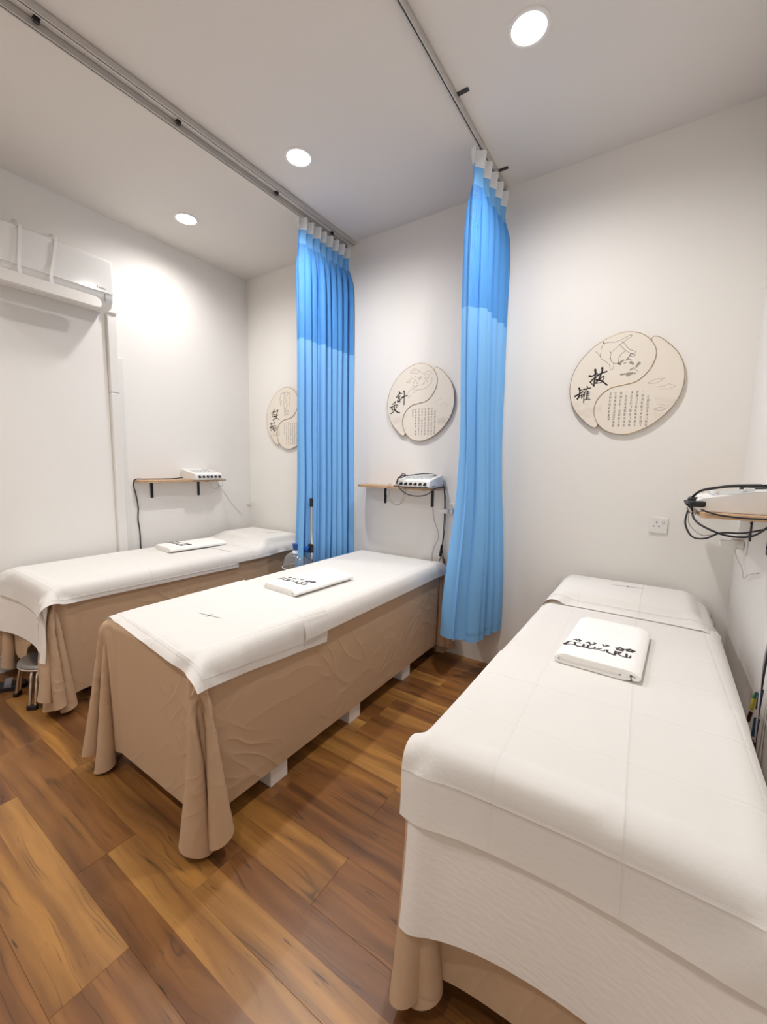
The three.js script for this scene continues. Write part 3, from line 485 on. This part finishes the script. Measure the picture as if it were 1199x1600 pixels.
// ------------------------------------------------------------------ wall shelves with the stimulator boxes
woodTex.repeat.set(2, 4);
const SY = 1.193;
function shelf(label, pos, turn, L, d, rad, brackets) {
  const s = thing('wall_shelf', label, 'shelf', pos, turn, 'small wooden wall shelves'), sh = new THREE.Shape();
  sh.moveTo(-L / 2, 0); sh.lineTo(-L / 2, d - rad); sh.quadraticCurveTo(-L / 2, d, -L / 2 + rad, d); sh.lineTo(L / 2 - rad, d); sh.quadraticCurveTo(L / 2, d, L / 2, d - rad); sh.lineTo(L / 2, 0); sh.closePath();
  part('board', new THREE.ExtrudeGeometry(sh, { depth: 0.014, bevelEnabled: true, bevelSize: 0.002, bevelThickness: 0.002, bevelSegments: 2, curveSegments: 20 }).rotateX(Math.PI / 2).translate(0, 0.0162, 0.003), shelfMat, s);
  for (const x of brackets) part('bracket', [box(0.022, 0.128, 0.004, x, -0.064, 0.003, 0.001), box(0.022, 0.004, d - 0.03, x, -0.002, (d - 0.03) / 2 + 0.002, 0.001), cyl(0.004, 0.004, 0.003, 0, 0, 0, 10).rotateX(Math.PI / 2).translate(x, -0.05, 0.006), cyl(0.004, 0.004, 0.003, 0, 0, 0, 10).rotateX(Math.PI / 2).translate(x, -0.1, 0.006)], black, s, 'black angle bracket');
  return s;
}
shelf('wooden wall shelf on the left wall over the left bed', [0, SY, 0.735], Math.PI / 2, 0.74, 0.17, 0.10, [-0.235, 0.17]);
shelf('wooden wall shelf on the back wall between the two curtains', [1.785, SY, 0], 0, 0.70, 0.18, 0.12, [-0.165, 0.245]);
shelf('wooden wall shelf on the right wall at the photo edge', [W, SY, 0.47], -Math.PI / 2, 0.74, 0.205, 0.02, [-0.1, 0.25]);
function stimulator(label, pos, turn) {
  const t = thing('stimulator', label, 'medical device', pos, turn, 'white stimulator boxes on the shelves'), w = 0.25, sh = new THREE.Shape();
  [[-0.1, 0.003], [0.092, 0.003], [0.104, 0.012], [0.1, 0.038], [0.088, 0.046], [-0.085, 0.078], [-0.1, 0.072]].forEach(([z, y], i) => (i ? sh.lineTo(z, y) : sh.moveTo(z, y)));
  part('housing', new THREE.ExtrudeGeometry(sh, { depth: w - 0.016, bevelEnabled: true, bevelSize: 0.006, bevelThickness: 0.008, bevelSegments: 4 }).translate(0, 0.004, -w / 2 + 0.008).rotateY(-Math.PI / 2).scale(1, 1, 1), white, t);
  for (const [x, z] of [[-0.1, -0.08], [0.1, -0.08], [-0.1, 0.075], [0.1, 0.075]]) part('rubber_foot', cyl(0.008, 0.009, 0.004, x, 0.002, z, 12), black, t);
  const tilt = Math.atan2(0.032, 0.173);
  part('control_panel', box(0.2, 0.003, 0.12, 0, 0, 0, 0.001).rotateX(tilt).translate(0, 0.0715, 0.0), mat('#b9bcbb', 0.4), t, 'grey control panel');
  for (let i = 0; i < 6; i++) part('output_jack', [cyl(0.0095, 0.0095, 0.012, 0, 0, 0, 18).rotateX(Math.PI / 2).translate(-0.093 + i * 0.037, 0.027, 0.112), cyl(0.0055, 0.0065, 0.02, 0, 0, 0, 14).rotateX(Math.PI / 2 + 0.3).translate(-0.093 + i * 0.037, 0.026, 0.124)], black, t, 'black output plug');
  for (let i = 0; i < 6; i++) part('knob', cyl(0.007, 0.008, 0.012, 0, 0.006, 0, 16).rotateX(tilt).translate(-0.085 + i * 0.034, 0.064, 0.045), white, t);
  part('pad_block', box(0.04, 0.014, 0.03, 0.06, 0.087, -0.045, 0.003), white, t);
  return t;
}
const SB = SY + 0.0165;
stimulator('white electric stimulator box with black plugs on the left wall shelf', [0.118, SB, 0.60], Math.PI / 2);
stimulator('white electric stimulator box with a looped black cable on the middle shelf', [1.995, SB, 0.118], 0);
stimulator('white electric stimulator box with bunched black plugs on the right wall shelf', [W - 0.118, SB, 0.66], -Math.PI / 2);
const cord = (name, label, cat, pts, r, m, group, seg) => { const o = part(numbered(name), tube(pts, r, seg), m, scene); tag(o, label, cat, group); return based(o); };
cord('black_cable', 'black cord running along the left shelf and down the left wall', 'cable', [[0.03, 1.225, 0.72], [0.05, 1.219, 0.8], [0.075, 1.2185, 0.92], [0.06, 1.2185, 1.05], [0.045, 1.215, 1.115], [0.03, 1.18, 1.12], [0.012, 1.1, 1.098], [0.008, 1.0, 1.083], [0.012, 0.9, 1.09], [0.008, 0.82, 1.08], [0.01, 0.66, 1.078]], 0.0042, cableBlack);
{ const t = thing('electrode_leads', 'small grey lead loops hanging under the left wall shelf', 'cable', [0.24, 1.12, 0.53]); const L = (p, r = 0.0016) => part('lead', tube(p, r), cableGrey, t);
  L([[-0.01, 0.115, 0.06], [0.01, 0.06, 0.075], [0.0, 0.02, 0.05], [0.005, 0.02, 0.01], [0.0, 0.05, -0.005]]); L([[-0.01, 0.115, 0.02], [0.015, 0.06, 0.02], [0.005, 0.035, -0.02], [0, 0.04, -0.04], [0.0, 0.07, -0.045], [-0.01, 0.115, -0.03]]); }
cord('thin_cable', 'thin white cord slanting down the left wall below the shelf', 'cable', [[0.006, 1.15, 0.36], [0.005, 1.08, 0.31], [0.005, 0.98, 0.23], [0.005, 0.9, 0.16], [0.005, 0.86, 0.12]], 0.0018, cableWhite);
{ const t = thing('black_cable', 'black cable looped over and under the middle stimulator box', 'cable', [1.98, SY, 0.12]); const L = (p, r = 0.0036) => part('loop', tube(p, r, p.length * 10), cableBlack, t);
  L([[-0.11, 0.03, 0.135], [-0.1, 0.085, 0.11], [-0.05, 0.1, 0.03], [0.03, 0.112, -0.03], [0.09, 0.108, -0.05], [0.12, 0.09, -0.08]]);
  L([[-0.1, 0.07, 0.12], [-0.085, 0.04, 0.15], [-0.03, -0.01, 0.165], [0.05, -0.034, 0.16], [0.12, -0.026, 0.12], [0.15, 0.015, 0.04], [0.155, 0.02, -0.08]]);
  L([[-0.13, 0.024, 0.13], [0.0, 0.022, 0.134], [0.1, 0.024, 0.13], [0.15, 0.03, 0.05]], 0.003);
  L([[-0.09, 0.085, 0.115], [-0.075, 0.11, 0.1], [-0.055, 0.1, 0.09], [-0.07, 0.085, 0.11], [-0.1, 0.08, 0.12]], 0.003); }
{ const t = thing('electrode_leads', 'thin grey lead loop hanging in a circle under the middle shelf', 'cable', [1.84, 1.08, 0.19]); const L = (p, r = 0.0015) => part('lead', tube(p, r), cableGrey, t);
  L([[-0.065, 0.15, 0.0], [-0.085, 0.08, 0.005], [-0.05, 0.02, 0.005], [0.01, 0.0, 0.005], [0.06, 0.03, 0.005], [0.078, 0.09, 0.005], [0.072, 0.155, -0.005]]); L([[-0.05, 0.15, 0.0], [-0.06, 0.07, 0.008], [-0.02, 0.014, 0.008], [0.03, 0.008, 0.008], [0.06, 0.06, 0.008], [0.062, 0.155, 0]]); }
{ const t = thing('electrode_leads', 'dark bundle of leads hanging down the back wall beside the narrow curtain', 'cable', [2.125, 0.5, 0.02]); const L = (p, r, m) => part('lead', tube(p, r), m, t);
  L([[0.005, 0.73, 0.02], [0.012, 0.68, 0.012], [0.016, 0.55, 0.006], [0.014, 0.4, 0.006], [0.008, 0.3, 0.006], [0.004, 0.22, 0.008], [-0.012, 0.17, 0.008], [-0.02, 0.07, 0.006], [-0.018, 0.02, 0.006]], 0.0032, cableBlack);
  L([[0.012, 0.72, 0.016], [0.026, 0.6, 0.008], [0.024, 0.42, 0.008], [0.012, 0.26, 0.01], [0.022, 0.2, 0.008], [0.034, 0.1, 0.008], [0.02, 0.06, 0.006]], 0.0028, darkGrey);
  L([[0.006, 0.3, 0.01], [0.0, 0.25, 0.012], [-0.006, 0.215, 0.012]], 0.0075, black);
  L([[0.006, 0.23, 0.01], [0.022, 0.18, 0.01], [0.04, 0.13, 0.008], [0.03, 0.05, 0.008], [0.045, 0.015, 0.006]], 0.003, mat('#7d5a3c', 0.6)); L([[0.03, 0.2, 0.012], [0.035, 0.17, 0.012]], 0.0065, mat('#6b3b2a', 0.6)); L([[0.034, 0.06, 0.01], [0.04, 0.03, 0.01]], 0.007, mat('#8c7a66', 0.6)); }
cord('thin_cable', 'thin grey cord curving down the back wall from the middle shelf bracket', 'cable', [[2.035, 1.06, 0.006], [2.05, 0.97, 0.005], [2.085, 0.89, 0.005], [2.09, 0.84, 0.005], [2.06, 0.78, 0.005], [2.045, 0.72, 0.005], [2.044, 0.66, 0.005]], 0.0014, cableGrey);
{ const t = thing('black_cable', 'tangle of black plugs and cables hanging off the right wall shelf', 'cable', [3.56, SY, 0.66]); const L = (p, r = 0.0032, m = cableBlack) => part('cable', tube(p, r, p.length * 10), m, t);
  part('plug_cluster', [box(0.05, 0.022, 0.07, -0.04, 0.046, 0.1, 0.008), box(0.035, 0.02, 0.06, -0.05, 0.058, 0.07, 0.008), box(0.03, 0.016, 0.04, -0.05, 0.034, 0.04, 0.006)], black, t, 'bunched black plugs');
  for (let i = 0; i < 4; i++) part('clip', cyl(0.0055, 0.0055, 0.022, 0, 0, 0, 10).rotateZ(0.5).translate(-0.062 + i * 0.01, 0.022 - i * 0.004, 0.12 - i * 0.02), chrome, t, 'bare metal clip');
  L([[-0.06, 0.06, 0.06], [-0.03, 0.095, 0.1], [0.03, 0.112, 0.12], [0.09, 0.118, 0.13], [0.15, 0.122, 0.14], [0.172, 0.12, 0.1], [0.15, 0.112, 0.08], [0.08, 0.108, 0.07]], 0.0044);
  L([[-0.02, 0.1, 0.11], [0.05, 0.116, 0.12], [0.13, 0.122, 0.13]], 0.0048);
  L([[-0.064, 0.03, 0.11], [-0.07, -0.03, 0.13], [-0.045, -0.075, 0.15], [-0.01, -0.075, 0.16], [0.03, -0.05, 0.17], [0.09, -0.042, 0.18], [0.16, -0.02, 0.17]]);
  L([[-0.055, 0.03, 0.1], [-0.045, -0.01, 0.14], [-0.01, -0.035, 0.18], [0.05, -0.055, 0.19], [0.11, -0.05, 0.19], [0.165, -0.005, 0.17]], 0.0036);
  L([[-0.06, 0.03, 0.09], [-0.058, -0.03, 0.12], [-0.02, -0.065, 0.15], [0.01, -0.06, 0.16]], 0.0014, cableGrey);
  L([[-0.03, 0.03, 0.17], [0.0, 0.02, 0.196], [0.06, 0.012, 0.205], [0.16, 0.012, 0.205]], 0.003); }

// ------------------------------------------------------------------ sockets
function socket(label, pos, turn) {
  const s = thing('wall_socket', label, 'socket', pos, turn);
  part('plate', box(0.086, 0.086, 0.009, 0, 0, 0.0045, 0.003), white, s);
  part('switch', box(0.014, 0.016, 0.006, 0.021, 0.021, 0.01, 0.002), offWhite, s);
  part('pin_hole', box(0.005, 0.008, 0.002, -0.008, 0.016, 0.0088), darkGrey, s); part('pin_hole', box(0.008, 0.004, 0.002, -0.02, -0.006, 0.0088), darkGrey, s); part('pin_hole', box(0.008, 0.004, 0.002, 0.004, -0.006, 0.0088), darkGrey, s);
  return s;
}
socket('square white wall socket on the back wall over the right bed', [3.409, 1.0625, 0], 0);
socket('white wall socket half hidden behind the narrow curtain', [2.20, 1.06, 0], 0);
socket('white wall socket on the right wall below the shelf', [W, 1.04, 0.29], -Math.PI / 2);
{ const p = thing('power_adapter', 'white power adapter plugged in beside the narrow curtain', 'adapter', [2.165, 1.05, 0.01]);
  part('body', [box(0.07, 0.03, 0.034, -0.022, -0.005, 0.03, 0.006), box(0.04, 0.04, 0.02, 0.02, 0.0, 0.012, 0.006)], white, p); part('prong_ring', new THREE.TorusGeometry(0.016, 0.003, 8, 24).rotateY(0.5).translate(0.02, 0.03, 0.03), offWhite, p); }
{ const p = thing('power_adapter', 'white plug and round adapter sticking out of the right wall socket', 'adapter', [W - 0.01, 1.04, 0.29], -Math.PI / 2);
  part('body', [cyl(0.023, 0.025, 0.024, 0, 0, 0, 24).rotateX(Math.PI / 2).translate(0, -0.002, 0.013), box(0.044, 0.048, 0.024, 0, -0.004, 0.032, 0.008)], offWhite, p); part('plug_body', [box(0.036, 0.03, 0.045, 0, -0.004, 0.062, 0.006)], white, p);
  part('cord', tube([[0, -0.02, 0.03], [0.01, -0.06, 0.02], [0.06, -0.1, 0.004], [0.12, -0.13, 0.004], [0.2, -0.1, 0.004], [0.4, -0.05, 0.004]], 0.0022), cableWhite, p); }
{ const t = thing('electrode_leads', 'bundle of leads with coloured clips hanging on the right wall', 'cable', [3.72, 0.4, 0.98]); const L = (p, r, m) => part('lead', tube(p, r), m, t), K = (p, r, c, n) => part('clip', tube(p, r), mat(c, 0.5), t, n + ' lead clip');
  L([[0.0, 0.8, 0.06], [0.004, 0.6, 0.05], [0.002, 0.4, 0.01], [0, 0.26, 0.0], [0, 0.06, 0.01]], 0.003, cableBlack); L([[0.006, 0.8, -0.02], [0.01, 0.62, -0.01], [0.006, 0.42, -0.02], [0.0, 0.3, -0.01]], 0.0024, cableGrey); L([[0.0, 0.5, 0.04], [-0.004, 0.36, 0.0], [-0.006, 0.22, 0.02], [-0.004, 0.1, 0.02]], 0.0022, mat('#c9bfc2', 0.5));
  K([[0, 0.27, 0.0], [-0.002, 0.2, -0.005]], 0.0065, '#22304f', 'dark blue'); K([[-0.008, 0.225, -0.03], [-0.012, 0.18, -0.035]], 0.0065, '#cbbf52', 'yellow'); K([[-0.006, 0.245, -0.025], [-0.01, 0.222, -0.03]], 0.005, '#2f7a68', 'green'); K([[-0.012, 0.17, -0.035], [-0.016, 0.135, -0.04]], 0.0055, '#3d1518', 'dark red'); K([[-0.002, 0.17, 0.0], [-0.004, 0.11, 0.002]], 0.008, '#1f4560', 'teal blue'); K([[-0.004, 0.095, 0.004], [-0.008, 0.04, 0.0]], 0.0065, '#7a1220', 'red'); }
{ const k = thing('wall_disc', 'small round white cap on the left wall near the back corner', 'cap', [0, 0.953, 0.03], Math.PI / 2); part('disc', cyl(0.017, 0.02, 0.012, 0, 0, 0, 24).rotateX(Math.PI / 2).translate(0, 0, 0.006), offWhite, k); part('button', cyl(0.008, 0.01, 0.008, 0, 0, 0, 18).rotateX(Math.PI / 2).translate(0, 0, 0.015), white, k); }

// ------------------------------------------------------------------ air conditioner, its deflector and pipe cover
{
  const Z0 = 1.268, L = 0.83, a = thing('air_conditioner', 'white split air conditioner high on the left wall', 'air conditioner', [0, 2.385, Z0 + L / 2]);
  const ext = (pts, len, bev, r = 0.02) => { const s = new THREE.Shape(); pts.forEach(([x, y, c], i) => { if (!i) s.moveTo(x, y); else if (c) s.quadraticCurveTo(c[0], c[1], x, y); else s.lineTo(x, y); }); return new THREE.ExtrudeGeometry(s, { depth: len - 2 * bev, bevelEnabled: true, bevelSize: bev * 0.6, bevelThickness: bev, bevelSegments: 5, curveSegments: 14 }).translate(0, 0, -len / 2 + bev); };
  part('housing', ext([[0.008, 0.03], [0.008, 0.315], [0.15, 0.318], [0.188, 0.285, [0.186, 0.318]], [0.196, 0.11], [0.175, 0.035, [0.198, 0.06]], [0.13, 0.008, [0.165, 0.012]], [0.05, 0.012]], L, 0.014), white, a);
  part('front_panel', ext([[0.17, 0.318], [0.196, 0.288, [0.194, 0.316]], [0.2045, 0.096], [0.196, 0.096], [0.19, 0.27]], L - 0.004, 0.008), whiteGloss, a, 'glossy front panel');
  part('outlet_flap', box(0.1, 0.006, L - 0.1, 0, 0, 0, 0.003).rotateZ(0.62).translate(0.148, 0.022, 0), offWhite, a);
  part('outlet_slot', box(0.006, 0.004, L - 0.09, 0.1995, 0.09, 0, 0.001), mat('#7a7673', 0.7), a, 'dark seam');
  part('end_line', box(0.003, 0.05, 0.003, 0.2035, 0.06, -L / 2 + 0.055), mat('#77736f', 0.7), a);
  part('sensor', box(0.012, 0.006, 0.02, 0.11, 0.006, -0.12, 0.002), darkGrey, a);
  const logo = []; [[0, 0.012, 0.004], [0.011, 0.009, 0.005], [0.021, 0.009, 0.005], [0.029, 0.011, 0.003], [0.036, 0.009, 0.006], [0.047, 0.009, 0.005]].forEach(([z, h, w]) => logo.push(box(0.0012, h, w, 0.2098, 0.108 + h / 2, -L / 2 + 0.1 - z)));
  part('logo', logo, mat('#a5a3a1', 0.5), a, 'small grey maker mark');
  const d = thing('air_deflector', 'long white wind deflector hung by two straps below the air conditioner', 'deflector', [0.26, 2.35, 1.68]);
  { const s = new THREE.Shape(), l = 0.31, h = 0.075; s.moveTo(-l + 0.03, 0); s.lineTo(l, 0); s.lineTo(l, h); s.lineTo(-l + 0.05, h); s.quadraticCurveTo(-l, h, -l, h * 0.55); s.quadraticCurveTo(-l, 0, -l + 0.03, 0);
    part('plate', new THREE.ExtrudeGeometry(s, { depth: 0.003, bevelEnabled: true, bevelSize: 0.001, bevelThickness: 0.001, bevelSegments: 2, curveSegments: 20 }).rotateY(-Math.PI / 2).rotateZ(0.35).translate(0.012, 0, 0), offWhite, d); }
  for (const [zb, zt] of [[-0.05, -0.144], [0.1, 0.048]]) part('strap', (() => { const c = [[-0.256, 0.45, zt], [-0.2, 0.43, lerp(zt, zb, 0.15)], [-0.08, 0.372, lerp(zt, zb, 0.4)], [-0.052, 0.33, lerp(zt, zb, 0.5)], [-0.044, 0.2, lerp(zt, zb, 0.75)], [-0.02, 0.1, zb], [-0.012, 0.07, zb]], P = [], I = [], cv = new THREE.CatmullRomCurve3(c.map((p) => V(...p)), false, 'centripetal'); for (let i = 0; i <= 40; i++) { const p = cv.getPointAt(i / 40), t = cv.getTangentAt(i / 40), n = V(t.y, -t.x, 0).normalize(); for (const [dz, o] of [[-0.0085, 0], [0.0085, 0], [0.0085, 0.0015], [-0.0085, 0.0015]]) P.push(p.x + n.x * o, p.y + n.y * o, p.z + dz); } for (let i = 0; i < 40; i++) for (let k = 0; k < 4; k++) { const a0 = i * 4 + k, b0 = i * 4 + (k + 1) % 4; I.push(a0, b0, a0 + 4, b0, b0 + 4, a0 + 4); } const g = new THREE.BufferGeometry(); g.setAttribute('position', new THREE.Float32BufferAttribute(P, 3)); g.setIndex(I); g.computeVertexNormals(); return g; })(), white, d);
  const p = thing('pipe_cover', 'white trunking running down the left wall from the air conditioner', 'pipe cover', [0, 0, 1.212]);
  part('trunk', [box(0.034, 1.74, 0.062, 0.017, 0.98, 0, 0.006), box(0.034, 0.55, 0.062, 0.017, 2.127, 0, 0.006)], trimMat, p); part('side_channel', box(0.012, 2.0, 0.034, 0.006, 1.11, -0.05, 0.003), trimMat, p); part('elbow', box(0.05, 0.06, 0.066, 0.025, 2.43, 0, 0.012), trimMat, p); part('clip', box(0.012, 0.02, 0.014, 0.01, 2.435, -0.045, 0.003), offWhite, p);
}

// ------------------------------------------------------------------ low stool, slipper, dome on its stand
{
  const s = thing('stool', 'low chrome-legged stool half under the drape of the left bed', 'stool', [STOOL.x, 0, STOOL.z]);
  part('seat', new THREE.LatheGeometry([[0, 0.23], [0.12, 0.23], [0.138, 0.226], [0.145, 0.216], [0.142, 0.205], [0.1, 0.2], [0, 0.2]].map((q) => new THREE.Vector2(...q)), 48), mat('#8f8b88', 0.3, { metalness: 0.8 }), s, 'round metal seat');
  part('seat_ring', new THREE.TorusGeometry(0.138, 0.008, 10, 48).rotateX(Math.PI / 2).translate(0, 0.205, 0), chrome, s);
  for (const [a, b] of [[0.82, 0.75], [2.32, 0.75], [3.96, 0.75], [5.46, 0.75]]) { const cx = Math.cos(a), cz = Math.sin(a), tx = -cz * 0.014, tz = cx * 0.014; const leg = part('leg', [1, -1].map((k) => tube([[cx * 0.1 + tx * k, 0.203, cz * 0.1 + tz * k], [cx * 0.132 + tx * k, 0.19, cz * 0.132 + tz * k], [cx * 0.15 + tx * k, 0.13, cz * 0.15 + tz * k], [cx * 0.172 + tx * k, 0.02, cz * 0.172 + tz * k]], 0.008, 24)), chrome, s, 'bent chrome tube leg'); part('rubber_tip', box(0.024, 0.026, 0.05, 0, 0, 0, 0.005).rotateY(-a).translate(cx * 0.174, 0.013, cz * 0.174), black, leg); }
  const f = thing('slipper', 'dark slipper with a grey band on the floor beside the stool', 'slipper', [0.25, 0, 2.03], 1.0);
  const so = new THREE.Shape(); so.moveTo(-0.12, 0); so.bezierCurveTo(-0.13, 0.05, -0.06, 0.045, 0, 0.04); so.bezierCurveTo(0.06, 0.05, 0.13, 0.06, 0.13, 0); so.bezierCurveTo(0.13, -0.055, 0.05, -0.045, 0, -0.036); so.bezierCurveTo(-0.06, -0.04, -0.13, -0.045, -0.12, 0);
  part('sole', new THREE.ExtrudeGeometry(so, { depth: 0.018, bevelEnabled: true, bevelSize: 0.003, bevelThickness: 0.004, bevelSegments: 3 }).rotateX(-Math.PI / 2).translate(0, 0.005, 0), black, f);
  part('band', (() => { const g = new THREE.CylinderGeometry(0.046, 0.044, 0.035, 28, 4, true, -Math.PI / 2, Math.PI).rotateX(0).rotateZ(-Math.PI / 2).rotateX(-Math.PI / 2 + 1.5708); return g.rotateX(Math.PI / 2 * 0).translate(0.055, 0.022, 0); })(), mat('#68666a', 0.7), f, 'grey instep band');
}
{
  const t = thing('dome_stand', 'clear plastic dome with blue clamp on a slim metal stand by the wide curtain', 'stand', [1.315, 0, 0.51]);
  part('base', new THREE.LatheGeometry([[0, 0.022], [0.03, 0.022], [0.1, 0.012], [0.11, 0.006], [0.11, 0], [0, 0]].map((q) => new THREE.Vector2(...q)), 40), darkGrey, t);
  part('pole', cyl(0.0095, 0.0095, 1.04, 0, 0.535, 0, 20), chrome, t); part('grip', cyl(0.013, 0.012, 0.06, 0, 1.083, 0, 20), black, t, 'black top grip');
  part('joint', [cyl(0.016, 0.016, 0.05, 0, 0.74, 0, 20), cyl(0.012, 0.012, 0.03, 0, 0, 0, 16).rotateX(Math.PI / 2).translate(0, 0.77, 0.01)], black, t);
  part('clamp', [cyl(0.02, 0.02, 0.07, 0, 0, 0, 24).rotateZ(Math.PI / 2 - 0.2).translate(-0.05, 0.738, 0.01), cyl(0.036, 0.033, 0.045, -0.125, 0.748, 0.02, 28)], mat('#2a5bb0', 0.35), t, 'blue swivel clamp'); part('collar', cyl(0.03, 0.04, 0.026, -0.125, 0.714, 0.02, 28), mat('#dfe6f2', 0.3), t, 'pale neck collar');
  const glass = new THREE.MeshPhysicalMaterial({ color: '#e3e6e6', roughness: 0.1, transmission: 0.86, thickness: 0, ior: 1.45, side: THREE.DoubleSide });
  const prof = []; for (let i = 0; i <= 14; i++) { const a = i / 14 * 1.5; prof.push(new THREE.Vector2(0.034 + 0.074 * Math.sin(a), 0.702 - 0.105 * (1 - Math.cos(a)))); } prof.push(new THREE.Vector2(0.11, 0.594));
  part('dome', new THREE.LatheGeometry(prof, 48).translate(-0.125, 0, 0.02), glass, t, 'clear bell-shaped dome'); part('dome_rim', new THREE.TorusGeometry(0.11, 0.003, 8, 48).rotateX(Math.PI / 2).translate(-0.125, 0.594, 0.02), mat('#dfe2e4', 0.3), t);
}

shade(scene);
renderer.render(scene, camera);
